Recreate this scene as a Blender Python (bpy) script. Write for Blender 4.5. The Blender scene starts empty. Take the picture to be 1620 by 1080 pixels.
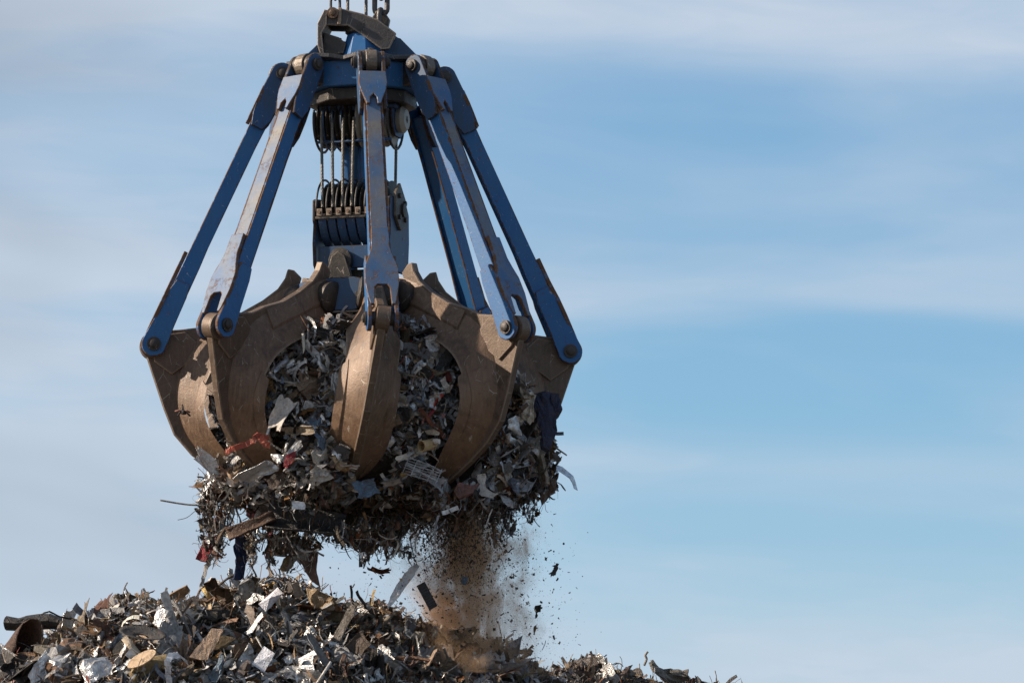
import bpy, bmesh, math, random
import numpy as np
from mathutils import Vector, Matrix

# ------------------------------------------------------------------ camera, world, sun, exposure
SC = bpy.context.scene
COL = SC.collection
S = 0.006                       # metres for one photograph pixel at the grab's distance
DIST = 55.0
PITCH = math.radians(8.4)
CAMZ = 1.7
SUN_AZ = math.radians(-87)      # from the camera side (-Y) towards +X
SUN_EL = math.radians(29)

cam_d = bpy.data.cameras.new("camera")
cam = bpy.data.objects.new("camera", cam_d)
COL.objects.link(cam)
cam.location = (0, 0, CAMZ)
cam.rotation_euler = (math.pi / 2 + PITCH, 0, 0)
cam_d.sensor_width = 36
cam_d.lens = 36 * DIST / (1620 * S)
cam_d.clip_start = 0.5
cam_d.clip_end = 20000
cam_d.dof.use_dof = True
cam_d.dof.focus_distance = DIST - 1.0
cam_d.dof.aperture_fstop = 7.1
SC.camera = cam

SUN_DIR = Vector((math.sin(SUN_AZ) * math.cos(SUN_EL), -math.cos(SUN_AZ) * math.cos(SUN_EL), math.sin(SUN_EL)))
sun_d = bpy.data.lights.new("sun", 'SUN')
sun = bpy.data.objects.new("sun", sun_d)
COL.objects.link(sun)
sun_d.energy = 5.0
sun_d.angle = math.radians(0.53)
sun_d.color = (1.0, 0.86, 0.70)
sun.rotation_euler = SUN_DIR.to_track_quat('Z', 'Y').to_euler()
sun.location = (-30, 50, 40)

W = bpy.data.worlds.new("World")
SC.world = W
W.use_nodes = True
wt = W.node_tree
wt.nodes.clear()


def N(nt, typ, **kw):
    n = nt.nodes.new(typ)
    for k, v in kw.items():
        if k.startswith("i_"):
            n.inputs[k[2:].replace("_", " ")].default_value = v
        else:
            setattr(n, k, v)
    return n


def math_node(nt, op, a, b=None, c=None, clamp=False):
    n = nt.nodes.new("ShaderNodeMath")
    n.operation = op
    n.use_clamp = clamp
    for i, x in enumerate((a, b, c)):
        if x is None:
            continue
        if isinstance(x, (int, float)):
            n.inputs[i].default_value = x
        else:
            nt.links.new(x, n.inputs[i])
    return n.outputs[0]


def ramp(nt, fac, stops, interp='LINEAR'):
    n = nt.nodes.new("ShaderNodeValToRGB")
    cr = n.color_ramp
    cr.interpolation = interp
    while len(cr.elements) < len(stops):
        cr.elements.new(0.5)
    for e, (p, c) in zip(cr.elements, stops):
        e.position = p
        e.color = tuple(c) + (1,) if len(c) == 3 else c
    if fac is not None:
        nt.links.new(fac, n.inputs[0])
    return n


def mixc(nt, fac, a, b, blend='MIX'):
    n = nt.nodes.new("ShaderNodeMix")
    n.data_type = 'RGBA'
    n.blend_type = blend
    n.clamp_factor = True
    for sock, x in ((n.inputs[0], fac), (n.inputs[6], a), (n.inputs[7], b)):
        if isinstance(x, (int, float)):
            sock.default_value = x
        elif isinstance(x, (tuple, list)):
            sock.default_value = tuple(x) + (1,) if len(x) == 3 else x
        else:
            nt.links.new(x, sock)
    return n.outputs[2]


def build_world():
    nt = wt
    sky = N(nt, "ShaderNodeTexSky")
    sky.sky_type = 'NISHITA'
    sky.sun_disc = False
    sky.sun_elevation = SUN_EL
    sky.sun_rotation = math.atan2(SUN_DIR.x, SUN_DIR.y) % (2 * math.pi)
    sky.altitude = 50
    sky.air_density = 1.0
    sky.dust_density = 0.6
    sky.ozone_density = 2.2
    tc = N(nt, "ShaderNodeTexCoord")
    sep = N(nt, "ShaderNodeSeparateXYZ")
    nt.links.new(tc.outputs["Generated"], sep.inputs[0])
    x, z = sep.outputs[0], sep.outputs[2]
    # thin layered cloud: long level streaks
    tilt = math_node(nt, 'MULTIPLY_ADD', x, 0.035, z)

    def streak(sx, sz, off, detail, rough, dist):
        cmb = N(nt, "ShaderNodeCombineXYZ")
        nt.links.new(math_node(nt, 'MULTIPLY_ADD', x, sx, off), cmb.inputs[0])
        nt.links.new(math_node(nt, 'MULTIPLY', sep.outputs[1], sx), cmb.inputs[1])
        nt.links.new(math_node(nt, 'MULTIPLY', tilt, sz), cmb.inputs[2])
        no = N(nt, "ShaderNodeTexNoise")
        no.inputs["Scale"].default_value = 1.0
        no.inputs["Detail"].default_value = detail
        no.inputs["Roughness"].default_value = rough
        no.inputs["Distortion"].default_value = dist
        nt.links.new(cmb.outputs[0], no.inputs["Vector"])
        return no.outputs[0]

    n1 = streak(5, 40, 3.1, 3, 0.45, 0.2)
    n2 = streak(9, 42, 11.7, 4, 0.5, 0.4)
    n3 = streak(30, 170, 5.3, 6, 0.62, 0.8)
    # level veils seen in this part of the sky: (height, half thickness, weight)
    wob = math_node(nt, 'MULTIPLY_ADD', n1, 0.024, tilt)
    wob = math_node(nt, 'ADD', wob, -0.012)
    acc = None
    for h, t, wgt in ((0.206, 0.015, .75), (0.158, 0.006, .30), (0.1525, 0.0035, .30), (0.1265, 0.006, .38), (0.09, 0.022, .75), (0.262, 0.02, .5), (0.33, 0.03, .5), (0.04, .03, .6)):
        d = math_node(nt, 'DIVIDE', math_node(nt, 'SUBTRACT', wob, h), t)
        g = math_node(nt, 'POWER', 2.718, math_node(nt, 'MULTIPLY', math_node(nt, 'MULTIPLY', d, d), -1.0))
        g = math_node(nt, 'MULTIPLY', g, wgt)
        acc = g if acc is None else math_node(nt, 'ADD', acc, g)
    soft = math_node(nt, 'MULTIPLY', math_node(nt, 'SUBTRACT', n2, 0.44, clamp=True), 1.5)
    left = math_node(nt, 'MULTIPLY_ADD', x, -6.0, 0.14, clamp=True)
    cl = math_node(nt, 'ADD', math_node(nt, 'MULTIPLY', acc, math_node(nt, 'MULTIPLY_ADD', n1, 1.2, 0.35)), soft)
    cl = math_node(nt, 'ADD', cl, math_node(nt, 'MULTIPLY', left, math_node(nt, 'MULTIPLY_ADD', n1, 1.0, 0.5)))
    cl = math_node(nt, 'MULTIPLY', cl, math_node(nt, 'MULTIPLY_ADD', n3, 0.7, 0.65), clamp=True)
    cl = math_node(nt, 'MULTIPLY_ADD', cl, 0.80, 0.10, clamp=True)
    bg1 = N(nt, "ShaderNodeBackground")
    tint = mixc(nt, 1.0, sky.outputs[0], (0.70, 1.00, 1.15), 'MULTIPLY')
    nt.links.new(tint, bg1.inputs[0])
    bg1.inputs[1].default_value = 0.077
    bg2 = N(nt, "ShaderNodeBackground")
    shade = math_node(nt, 'SUBTRACT', streak(12, 24, 21.3, 3, .5, .4), 0.44, clamp=True)
    ccol = mixc(nt, math_node(nt, 'MULTIPLY', math_node(nt, 'MULTIPLY', shade, left), 4.5, clamp=True), (0.370, 0.424, 0.495), (0.235, 0.265, 0.315))
    nt.links.new(ccol, bg2.inputs[0])
    bg2.inputs[1].default_value = 1.0
    mx = N(nt, "ShaderNodeMixShader")
    nt.links.new(cl, mx.inputs[0])
    nt.links.new(bg1.outputs[0], mx.inputs[1])
    nt.links.new(bg2.outputs[0], mx.inputs[2])
    out = N(nt, "ShaderNodeOutputWorld")
    nt.links.new(mx.outputs[0], out.inputs[0])


build_world()
vs = SC.view_settings
vs.view_transform = 'Standard'
vs.look = 'None'
vs.exposure = 0.65
vs.gamma = 1.0
vs.use_curve_mapping = False
SC.render.engine = 'CYCLES'
SC.cycles.use_denoising = True
SC.cycles.max_bounces = 4
SC.cycles.diffuse_bounces = 2
SC.cycles.glossy_bounces = 2
SC.cycles.transmission_bounces = 2
SC.cycles.volume_bounces = 2
SC.cycles.transparent_max_bounces = 8
SC.cycles.volume_step_rate = 2.5
SC.cycles.volume_max_steps = 128
SC.cycles.sample_clamp_indirect = 6

rng = np.random.default_rng(11)
random.seed(5)

# ------------------------------------------------------------------ frames of reference
FWD = Vector((0, math.cos(PITCH), math.sin(PITCH)))
UPV = Vector((0, -math.sin(PITCH), math.cos(PITCH)))
CAM = Vector((0, 0, CAMZ))


def ray(px, py):
    return FWD + Vector((1, 0, 0)) * ((px - 810) * S / DIST) - UPV * ((py - 540) * S / DIST)


def at(px, py, Y):
    """world point at distance Y (world y) in the direction of a photograph pixel"""
    d = ray(px, py)
    return CAM + d * (Y / d.y)


G = CAM + DIST * ray(572, 553)          # the grab's axis at the level of its arm pins
SE, CE = math.sin(PITCH), math.cos(PITCH)


def hash2(ix, iy, seed):
    h = (ix * 374761393 + iy * 668265263 + seed * 974711) & 0x7fffffff
    h = ((h ^ (h >> 13)) * 1274126177) & 0x7fffffff
    return ((h ^ (h >> 16)) & 0xffff) / 65535.0


def vnoise(x, y, seed=0):
    x = np.asarray(x, float); y = np.asarray(y, float)
    ix = np.floor(x).astype(np.int64); iy = np.floor(y).astype(np.int64)
    fx = x - ix; fy = y - iy
    fx = fx * fx * (3 - 2 * fx); fy = fy * fy * (3 - 2 * fy)
    a = hash2(ix, iy, seed); b = hash2(ix + 1, iy, seed)
    c = hash2(ix, iy + 1, seed); d = hash2(ix + 1, iy + 1, seed)
    return (a + (b - a) * fx) * (1 - fy) + (c + (d - c) * fx) * fy - 0.5


# ------------------------------------------------------------------ materials
def new_mat(name):
    m = bpy.data.materials.new(name)
    m.use_nodes = True
    nt = m.node_tree
    nt.nodes.clear()
    out = N(nt, "ShaderNodeOutputMaterial")
    b = N(nt, "ShaderNodeBsdfPrincipled")
    nt.links.new(b.outputs[0], out.inputs[0])
    return m, nt, b


def noise_node(nt, vec, scale, detail=4, rough=0.55, dist=0.0):
    n = N(nt, "ShaderNodeTexNoise")
    n.inputs["Scale"].default_value = scale
    n.inputs["Detail"].default_value = detail
    n.inputs["Roughness"].default_value = rough
    n.inputs["Distortion"].default_value = dist
    if vec is not None:
        nt.links.new(vec, n.inputs["Vector"])
    return n.outputs[0]


def scaled(nt, vec, sc):
    mp = N(nt, "ShaderNodeMapping")
    mp.inputs["Scale"].default_value = sc
    nt.links.new(vec, mp.inputs[0])
    return mp.outputs[0]


def edge_mask(nt, radius, lo, hi):
    """1 on the rubbed rims of plates, 0 on their faces (stored with the mesh)"""
    at_ = N(nt, "ShaderNodeAttribute")
    at_.attribute_name = "edge"
    return at_.outputs["Fac"]


def bump(nt, b, h, strength=0.3, dist=0.01):
    n = N(nt, "ShaderNodeBump")
    n.inputs["Strength"].default_value = strength
    n.inputs["Distance"].default_value = dist
    nt.links.new(h, n.inputs["Height"])
    nt.links.new(n.outputs[0], b.inputs["Normal"])


def painted(name, col, worn, rust, rust_amt, edge_amt=1.0, rough=0.45, grime=0.4):
    """chipped paint over rusty steel with grey road dust"""
    m, nt, b = new_mat(name)
    tc = N(nt, "ShaderNodeTexCoord")
    v = tc.outputs["Object"]
    n_big = noise_node(nt, v, 2.2, 5, 0.6)
    n_fine = noise_node(nt, v, 22, 5, 0.65)
    n_str = noise_node(nt, scaled(nt, v, (30, 30, 4)), 1.0, 4, 0.6)
    c = mixc(nt, ramp(nt, n_big, [(0.35, (0, 0, 0)), (0.7, (1, 1, 1))]).outputs[0], col, worn)
    c = mixc(nt, math_node(nt, 'MULTIPLY', ramp(nt, n_str, [(0.45, (0, 0, 0)), (0.75, (1, 1, 1))]).outputs[0], grime), c, tuple(0.55 * q + 0.02 for q in worn))
    e = edge_mask(nt, 0.02, 0.80, 0.995)
    em = math_node(nt, 'ADD', math_node(nt, 'MULTIPLY', e, 1.15), math_node(nt, 'MULTIPLY_ADD', noise_node(nt, v, 13, 6, 0.75), 4.2, -2.75), clamp=True)
    em = math_node(nt, 'MULTIPLY', math_node(nt, 'MULTIPLY', em, 2.6, clamp=True), edge_amt)
    pm = ramp(nt, n_fine, [(0.70 - 0.2 * rust_amt, (0, 0, 0)), (0.76 - 0.2 * rust_amt, (1, 1, 1))]).outputs[0]
    pm2 = ramp(nt, noise_node(nt, v, 5, 6, 0.7), [(0.62 - 0.12 * rust_amt, (0, 0, 0)), (0.72, (1, 1, 1))]).outputs[0]
    msk = math_node(nt, 'MAXIMUM', em, math_node(nt, 'MULTIPLY', pm, pm2), clamp=True)
    rc = mixc(nt, noise_node(nt, v, 40, 3), rust, tuple(q * 0.45 for q in rust))
    c = mixc(nt, msk, c, rc)
    # pale scratches
    wv = N(nt, "ShaderNodeTexVoronoi")
    wv.feature = 'DISTANCE_TO_EDGE'
    wv.inputs["Scale"].default_value = 5
    nt.links.new(scaled(nt, v, (3, 3, 0.9)), wv.inputs["Vector"])
    sm = math_node(nt, 'MULTIPLY', math_node(nt, 'LESS_THAN', wv.outputs["Distance"], 0.010), ramp(nt, n_fine, [(0.55, (0, 0, 0)), (0.62, (1, 1, 1))]).outputs[0])
    c = mixc(nt, math_node(nt, 'MULTIPLY', sm, 0.5), c, (0.45, 0.43, 0.40))
    nt.links.new(c, b.inputs["Base Color"])
    nt.links.new(math_node(nt, 'MULTIPLY_ADD', msk, 0.35, rough), b.inputs["Roughness"])
    b.inputs["Specular IOR Level"].default_value = 0.35
    bump(nt, b, math_node(nt, 'ADD', math_node(nt, 'MULTIPLY', msk, -0.6), math_node(nt, 'MULTIPLY', n_fine, 0.5)), 0.35, 0.006)
    return m


def steel(name, c1, c2, c3, metallic=0.25, rough=0.5, streak=(40, 40, 2.5), edge=0.5):
    """bare worn steel: brown oxide polished by scrap, long rub marks"""
    m, nt, b = new_mat(name)
    tc = N(nt, "ShaderNodeTexCoord")
    v = tc.outputs["Object"]
    n_big = noise_node(nt, v, 1.7, 5, 0.6, 0.3)
    n_st = noise_node(nt, scaled(nt, v, streak), 1.0, 5, 0.65)
    n_f = noise_node(nt, v, 60, 4, 0.7)
    n_m = noise_node(nt, v, 6, 6, 0.7, 0.6)
    c = mixc(nt, ramp(nt, n_big, [(0.36, (0, 0, 0)), (0.66, (1, 1, 1))]).outputs[0], c1, c2)
    c = mixc(nt, math_node(nt, 'MULTIPLY', ramp(nt, n_st, [(0.42, (0, 0, 0)), (0.68, (1, 1, 1))]).outputs[0], 0.55), c, c3)
    c = mixc(nt, math_node(nt, 'MULTIPLY', ramp(nt, n_f, [(0.55, (0, 0, 0)), (0.75, (1, 1, 1))]).outputs[0], 0.35), c, tuple(q * 0.4 for q in c1))
    c = mixc(nt, math_node(nt, 'MULTIPLY', ramp(nt, n_m, [(0.52, (0, 0, 0)), (0.66, (1, 1, 1))]).outputs[0], 0.6), c, tuple(q * 0.5 for q in c1))
    c = mixc(nt, math_node(nt, 'MULTIPLY', ramp(nt, n_m, [(0.30, (1, 1, 1)), (0.42, (0, 0, 0))]).outputs[0], 0.45), c, tuple(q * 1.25 for q in c3))
    wv = N(nt, "ShaderNodeTexVoronoi")
    wv.feature = 'DISTANCE_TO_EDGE'
    wv.inputs["Scale"].default_value = 4
    nt.links.new(scaled(nt, v, (2.2, 2.2, 1.2)), wv.inputs["Vector"])
    sm = math_node(nt, 'MULTIPLY', math_node(nt, 'LESS_THAN', wv.outputs["Distance"], 0.010), ramp(nt, noise_node(nt, v, 9, 3), [(0.55, (0, 0, 0)), (0.6, (1, 1, 1))]).outputs[0])
    c = mixc(nt, math_node(nt, 'MULTIPLY', sm, 0.6), c, (0.42, 0.36, 0.30))
    e = math_node(nt, 'MULTIPLY', math_node(nt, 'MULTIPLY', edge_mask(nt, 0.012, 0.80, 0.995), math_node(nt, 'MULTIPLY_ADD', n_f, 1.6, -.1, clamp=True)), edge)
    c = mixc(nt, e, c, (0.40, 0.31, 0.23))
    nt.links.new(c, b.inputs["Base Color"])
    b.inputs["Metallic"].default_value = metallic
    nt.links.new(math_node(nt, 'MULTIPLY_ADD', n_st, 0.35, rough - 0.17), b.inputs["Roughness"])
    bump(nt, b, math_node(nt, 'ADD', math_node(nt, 'MULTIPLY_ADD', n_m, 2.0, n_f), math_node(nt, 'MULTIPLY', n_st, 0.9)), 0.4, 0.008)
    return m


def scrap_mat(name, col, metallic, rough, vary=0.35, dirt=0.45, dirt_col=(0.075, 0.052, 0.036), hue=0.02):
    """one kind of scrap; every loose piece gets its own tone and its own grime"""
    m, nt, b = new_mat(name)
    ge = N(nt, "ShaderNodeNewGeometry")
    oi = N(nt, "ShaderNodeObjectInfo")
    r = math_node(nt, 'FRACT', math_node(nt, 'ADD', ge.outputs["Random Per Island"], oi.outputs["Random"]))
    tc = N(nt, "ShaderNodeTexCoord")
    v = tc.outputs["Object"]
    hs = N(nt, "ShaderNodeHueSaturation")
    hs.inputs["Color"].default_value = tuple(col) + (1,)
    nt.links.new(math_node(nt, 'MULTIPLY_ADD', r, 2 * vary, 1 - vary), hs.inputs["Value"])
    r2 = math_node(nt, 'FRACT', math_node(nt, 'MULTIPLY', r, 17.3))
    nt.links.new(math_node(nt, 'MULTIPLY_ADD', r2, 2 * hue, 0.5 - hue), hs.inputs["Hue"])
    nt.links.new(math_node(nt, 'MULTIPLY_ADD', math_node(nt, 'FRACT', math_node(nt, 'MULTIPLY', r, 7.7)), 0.7, 0.6), hs.inputs["Saturation"])
    n1 = noise_node(nt, v, 14, 3, 0.65)
    n2 = noise_node(nt, v, 55, 2, 0.65)
    dm = ramp(nt, n1, [(0.5 - 0.35 * dirt, (0, 0, 0)), (0.78 - 0.2 * dirt, (1, 1, 1))]).outputs[0]
    dm = math_node(nt, 'MULTIPLY', dm, math_node(nt, 'MULTIPLY_ADD', n2, 0.4, 0.5 * dirt + 0.35), clamp=True)
    c = mixc(nt, dm, hs.outputs[0], dirt_col)
    nt.links.new(c, b.inputs["Base Color"])
    if metallic > 0:
        nt.links.new(math_node(nt, 'MULTIPLY_ADD', dm, -metallic, metallic, clamp=True), b.inputs["Metallic"])
    nt.links.new(math_node(nt, 'MULTIPLY_ADD', dm, 0.4, rough, clamp=True), b.inputs["Roughness"])
    b.inputs["Specular IOR Level"].default_value = 0.35
    n3 = noise_node(nt, v, 26, 2, 0.6, 1.5)
    ridge = math_node(nt, 'ABSOLUTE', math_node(nt, 'SUBTRACT', n3, 0.5))
    bump(nt, b, math_node(nt, 'ADD', math_node(nt, 'MULTIPLY', ridge, 2.2), math_node(nt, 'MULTIPLY', n2, 0.35)), 0.8 if metallic < .5 else 0.45, 0.02)
    return m


M = {}
M['blue'] = painted('blue_paint', (0.011, 0.098, 0.275), (0.030, 0.118, 0.265), (0.14, 0.07, 0.035), 0.8, 1.0, 0.45, 0.25)
M['blue_worn'] = painted('worn_blue_paint', (0.032, 0.105, 0.235), (0.165, 0.155, 0.145), (0.17, 0.085, 0.042), 1.05, 1.0, 0.5, 0.5)
M['blue_dark'] = painted('grimy_blue_paint', (0.018, 0.075, 0.19), (0.04, 0.065, 0.105), (0.07, 0.04, 0.025), 0.6, 1.0, 0.5, 0.7)
M['tine'] = steel('tine_steel', (0.090, 0.050, 0.029), (0.168, 0.098, 0.056), (0.225, 0.143, 0.09), 0.12, 0.52)
M['tine_dark'] = steel('tine_lug_steel', (0.080, 0.050, 0.034), (0.12, 0.077, 0.05), (0.16, 0.11, 0.075), 0.2, 0.55)
M['grease'] = steel('greasy_steel', (0.026, 0.021, 0.018), (0.048, 0.037, 0.030), (0.065, 0.05, 0.04), 0.2, 0.5, (14, 14, 14), 0.4)
M['rustbrown'] = steel('rocker_steel', (0.040, 0.038, 0.040), (0.070, 0.052, 0.042), (0.055, 0.06, 0.072), 0.2, 0.5, (12, 12, 30), 0.8)
M['pale'] = painted('pale_sheave', (0.34, 0.31, 0.26), (0.26, 0.23, 0.19), (0.12, 0.07, 0.04), 0.5)
M['rope'] = steel('wire_rope_steel', (0.09, 0.08, 0.07), (0.17, 0.155, 0.135), (0.24, 0.22, 0.19), 0.5, 0.45, (60, 60, 60), 0.0)
M['chain'] = steel('chain_steel', (0.06, 0.055, 0.055), (0.10, 0.09, 0.085), (0.13, 0.115, 0.10), 0.5, 0.45, (20, 20, 20), 0.3)
# scrap kinds
M['silver'] = scrap_mat('silver_sheet', (0.62, 0.61, 0.60), 0.8, 0.33, 0.2, 0.15)
M['grey'] = scrap_mat('grey_sheet', (0.36, 0.355, 0.355), 0.15, 0.42, 0.5, 0.25)
M['darkgrey'] = scrap_mat('dark_grey_scrap', (0.060, 0.060, 0.064), 0.1, 0.42, 0.5, 0.5)
M['black'] = scrap_mat('black_rubber', (0.018, 0.019, 0.021), 0.0, 0.42, 0.4, 0.3)
M['rust'] = scrap_mat('rusty_scrap', (0.18, 0.085, 0.042), 0.05, 0.65, 0.45, 0.4, (0.06, 0.04, 0.03))
M['brown'] = scrap_mat('brown_scrap', (0.20, 0.135, 0.088), 0.0, 0.7, 0.5, 0.25, (0.05, 0.037, 0.027))
M['tan'] = scrap_mat('tan_scrap', (0.42, 0.29, 0.175), 0.0, 0.7, 0.35, 0.15)
M['pale_s'] = scrap_mat('pale_scrap', (0.62, 0.57, 0.51), 0.0, 0.5, 0.25, 0.15)
M['white'] = scrap_mat('white_sheet', (0.74, 0.74, 0.76), 0.0, 0.5, 0.08, 0.05)
M['lilac'] = scrap_mat('white_paper', (0.72, 0.72, 0.80), 0.0, 0.6, 0.03, 0.0)
M['darkrust'] = scrap_mat('dark_rust_shell', (0.085, 0.040, 0.026), 0.1, 0.5, 0.1, 0.5, (0.04, 0.025, 0.02))
M['bluegrey'] = scrap_mat('blue_grey_scrap', (0.20, 0.26, 0.34), 0.1, 0.45, 0.4, 0.4)
M['wirered'] = scrap_mat('reddish_wire', (0.23, 0.085, 0.065), 0.1, 0.5, 0.4, 0.2)
M['red'] = scrap_mat('red_paint_scrap', (0.42, 0.030, 0.022), 0.0, 0.45, 0.2, 0.2)
M['darkred'] = scrap_mat('dark_red_scrap', (0.20, 0.035, 0.025), 0.0, 0.55, 0.2, 0.35)
M['orange'] = scrap_mat('orange_scrap', (0.50, 0.11, 0.025), 0.0, 0.5, 0.15, 0.25)
M['yellow'] = scrap_mat('yellow_sleeve', (0.62, 0.38, 0.03), 0.0, 0.5, 0.05, 0.1)
M['navy'] = scrap_mat('navy_cloth', (0.016, 0.020, 0.055), 0.0, 0.8, 0.1, 0.15)
M['wood'] = scrap_mat('weathered_wood', (0.30, 0.25, 0.20), 0.0, 0.8, 0.3, 0.35)
M['earth'] = scrap_mat('fine_dirt', (0.075, 0.055, 0.040), 0.0, 0.9, 0.35, 0.4, (0.035, 0.027, 0.021))
M['dirt'] = scrap_mat('heap_dirt', (0.095, 0.075, 0.060), 0.0, 0.9, 0.0, 0.6, (0.045, 0.036, 0.03))


def ground_mat():
    m, nt, b = new_mat('yard_ground')
    tc = N(nt, "ShaderNodeTexCoord")
    v = tc.outputs["Object"]
    n = noise_node(nt, v, 0.15, 8, 0.65)
    n2 = noise_node(nt, v, 3, 6, 0.7)
    c = mixc(nt, n, (0.11, 0.095, 0.08), (0.20, 0.175, 0.145))
    c = mixc(nt, math_node(nt, 'MULTIPLY', n2, 0.5), c, (0.08, 0.065, 0.05))
    nt.links.new(c, b.inputs["Base Color"])
    b.inputs["Roughness"].default_value = 0.9
    bump(nt, b, n2, 0.5, 0.05)
    return m


M['ground'] = ground_mat()


# ------------------------------------------------------------------ mesh helpers
class MB:
    def __init__(self):
        self.v = []
        self.f = []
        self.plate = False
        self.edge = []

    def add(self, verts, faces):
        o = len(self.v)
        self.v += [tuple(p) for p in verts]
        self.f += [tuple(i + o for i in f) for f in faces]

    def mesh(self, name, mat, scale=1.0, smooth=False):
        me = bpy.data.meshes.new(name)
        me.from_pydata([(x * scale, y * scale, z * scale) for x, y, z in self.v], [], self.f)
        me.materials.append(mat)
        bm = bmesh.new()
        bm.from_mesh(me)
        bmesh.ops.recalc_face_normals(bm, faces=bm.faces)
        if self.edge:
            lay = bm.verts.layers.float.new("edge")
            bm.verts.ensure_lookup_table()
            for v_, e_ in zip(bm.verts, self.edge):
                v_[lay] = e_
        if self.plate:
            lay = bm.verts.layers.float.new("edge")
            for v_ in bm.verts:
                v_[lay] = 1.0
            scale = min(scale, S) if scale < 1 else S
            big = [f_ for f_ in bm.faces if f_.calc_area() > (14 * scale) ** 2 and min(e_.calc_length() for e_ in f_.edges) > 0.2 * scale]
            big = [f_ for f_ in big if f_.calc_area() / f_.calc_perimeter() > 3.2 * scale]
            bmesh.ops.inset_individual(bm, faces=big, thickness=3.2 * scale, use_even_offset=False)
            for f_ in big:
                for v_ in f_.verts:
                    v_[lay] = 0.0
        bm.to_mesh(me)
        bm.free()
        if smooth:
            me.polygons.foreach_set("use_smooth", [True] * len(me.polygons))
            if smooth == 'auto':
                me.set_sharp_from_angle(angle=math.radians(38))
        return me


def prism(poly, a, b, fn):
    """extrude a 2D outline between a and b; fn(p, q, depth) gives the 3D point"""
    n = len(poly)
    m = MB()
    m.plate = True
    vs_ = [fn(p, q, a) for p, q in poly] + [fn(p, q, b) for p, q in poly]
    fs = [tuple(range(n))[::-1], tuple(range(n, 2 * n))]
    fs += [(i, (i + 1) % n, n + (i + 1) % n, n + i) for i in range(n)]
    m.add(vs_, fs)
    return m


def box(x0, x1, y0, y1, z0, z1):
    return prism([(x0, y0), (x1, y0), (x1, y1), (x0, y1)], z0, z1, lambda p, q, d: (p, q, d))


def cyl(p0, p1, r0, r1=None, n=20, cap=True):
    r1 = r0 if r1 is None else r1
    p0, p1 = Vector(p0), Vector(p1)
    d = (p1 - p0).normalized()
    a = d.orthogonal().normalized()
    b = d.cross(a)
    m = MB()
    vs_ = []
    for p, r in ((p0, r0), (p1, r1)):
        for i in range(n):
            t = 2 * math.pi * i / n
            vs_.append(p + a * (r * math.cos(t)) + b * (r * math.sin(t)))
    fs = [(i, (i + 1) % n, n + (i + 1) % n, n + i) for i in range(n)]
    if cap:
        fs += [tuple(range(n))[::-1], tuple(range(n, 2 * n))]
    m.add(vs_, fs)
    return m


def lathe(profile, p0, axis, n=28):
    """profile: list of (distance along axis, radius), closed solid"""
    p0 = Vector(p0)
    d = Vector(axis).normalized()
    a = d.orthogonal().normalized()
    b = d.cross(a)
    m = MB()
    vs_, fs = [], []
    k = len(profile)
    for h, r in profile:
        for i in range(n):
            t = 2 * math.pi * i / n
            vs_.append(p0 + d * h + a * (r * math.cos(t)) + b * (r * math.sin(t)))
    for j in range(k - 1):
        for i in range(n):
            fs.append((j * n + i, j * n + (i + 1) % n, (j + 1) * n + (i + 1) % n, (j + 1) * n + i))
    fs.append(tuple(range(n))[::-1])
    fs.append(tuple(range((k - 1) * n, k * n)))
    m.add(vs_, fs)
    return m


def tube(pts, r, n=8, closed=False):
    pts = [Vector(p) for p in pts]
    m = MB()
    vs_, fs = [], []
    L = len(pts)
    ref = Vector((0.31, 0.52, 0.79))
    for i, p in enumerate(pts):
        if closed:
            t = (pts[(i + 1) % L] - pts[i - 1]).normalized()
        else:
            t = (pts[min(i + 1, L - 1)] - pts[max(i - 1, 0)]).normalized()
        a = (ref - t * ref.dot(t)).normalized()
        b = t.cross(a)
        rr = r[i] if isinstance(r, (list, tuple)) else r
        for k in range(n):
            q = 2 * math.pi * k / n
            vs_.append(p + a * (rr * math.cos(q)) + b * (rr * math.sin(q)))
    for i in range(L if closed else L - 1):
        for k in range(n):
            j = (i + 1) % L
            fs.append((i * n + k, i * n + (k + 1) % n, j * n + (k + 1) % n, j * n + k))
    if not closed:
        fs += [tuple(range(n))[::-1], tuple(range((L - 1) * n, L * n))]
    m.add(vs_, fs)
    return m


def link(name, mesh, parent=None, loc=None, rot=None, bev=0.0, seg=1):
    o = bpy.data.objects.new(name, mesh)
    COL.objects.link(o)
    if parent is not None:
        o.parent = parent
    if loc is not None:
        o.location = loc
    if rot is not None:
        o.rotation_euler = rot
    if bev:
        md = o.modifiers.new("bevel", 'BEVEL')
        md.width = bev
        md.segments = seg
        md.limit_method = 'ANGLE'
        md.angle_limit = math.radians(35)
    return o


def tag(o, label=None, cat=None, group=None, kind=None):
    for k, v in (("label", label), ("category", cat), ("group", group), ("kind", kind)):
        if v:
            o[k] = v
    return o


def empty(name, loc=(0, 0, 0), rot=(0, 0, 0), parent=None):
    o = bpy.data.objects.new(name, None)
    COL.objects.link(o)
    o.location = loc
    o.rotation_euler = rot
    o.parent = parent
    o.empty_display_size = 0.2
    return o


def copy_tree(o, parent=None):
    c = o.copy()
    COL.objects.link(c)
    c.parent = parent
    for ch in [x for x in bpy.data.objects if x.parent == o]:
        copy_tree(ch, c)
    return c


def arc(cx, cy, r, a0, a1, n):
    return [(cx + r * math.cos(math.radians(a0 + (a1 - a0) * i / n)), cy + r * math.sin(math.radians(a0 + (a1 - a0) * i / n))) for i in range(n + 1)]


# ------------------------------------------------------------------ ground
g = MB()
g.add([(-6000, -6000, 0), (6000, -6000, 0), (6000, 6000, 0), (-6000, 6000, 0)], [(0, 1, 2, 3)])
tag(link('ground', g.mesh('ground', M['ground'])), kind='structure', label='bare brown earth of the scrap yard')

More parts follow.
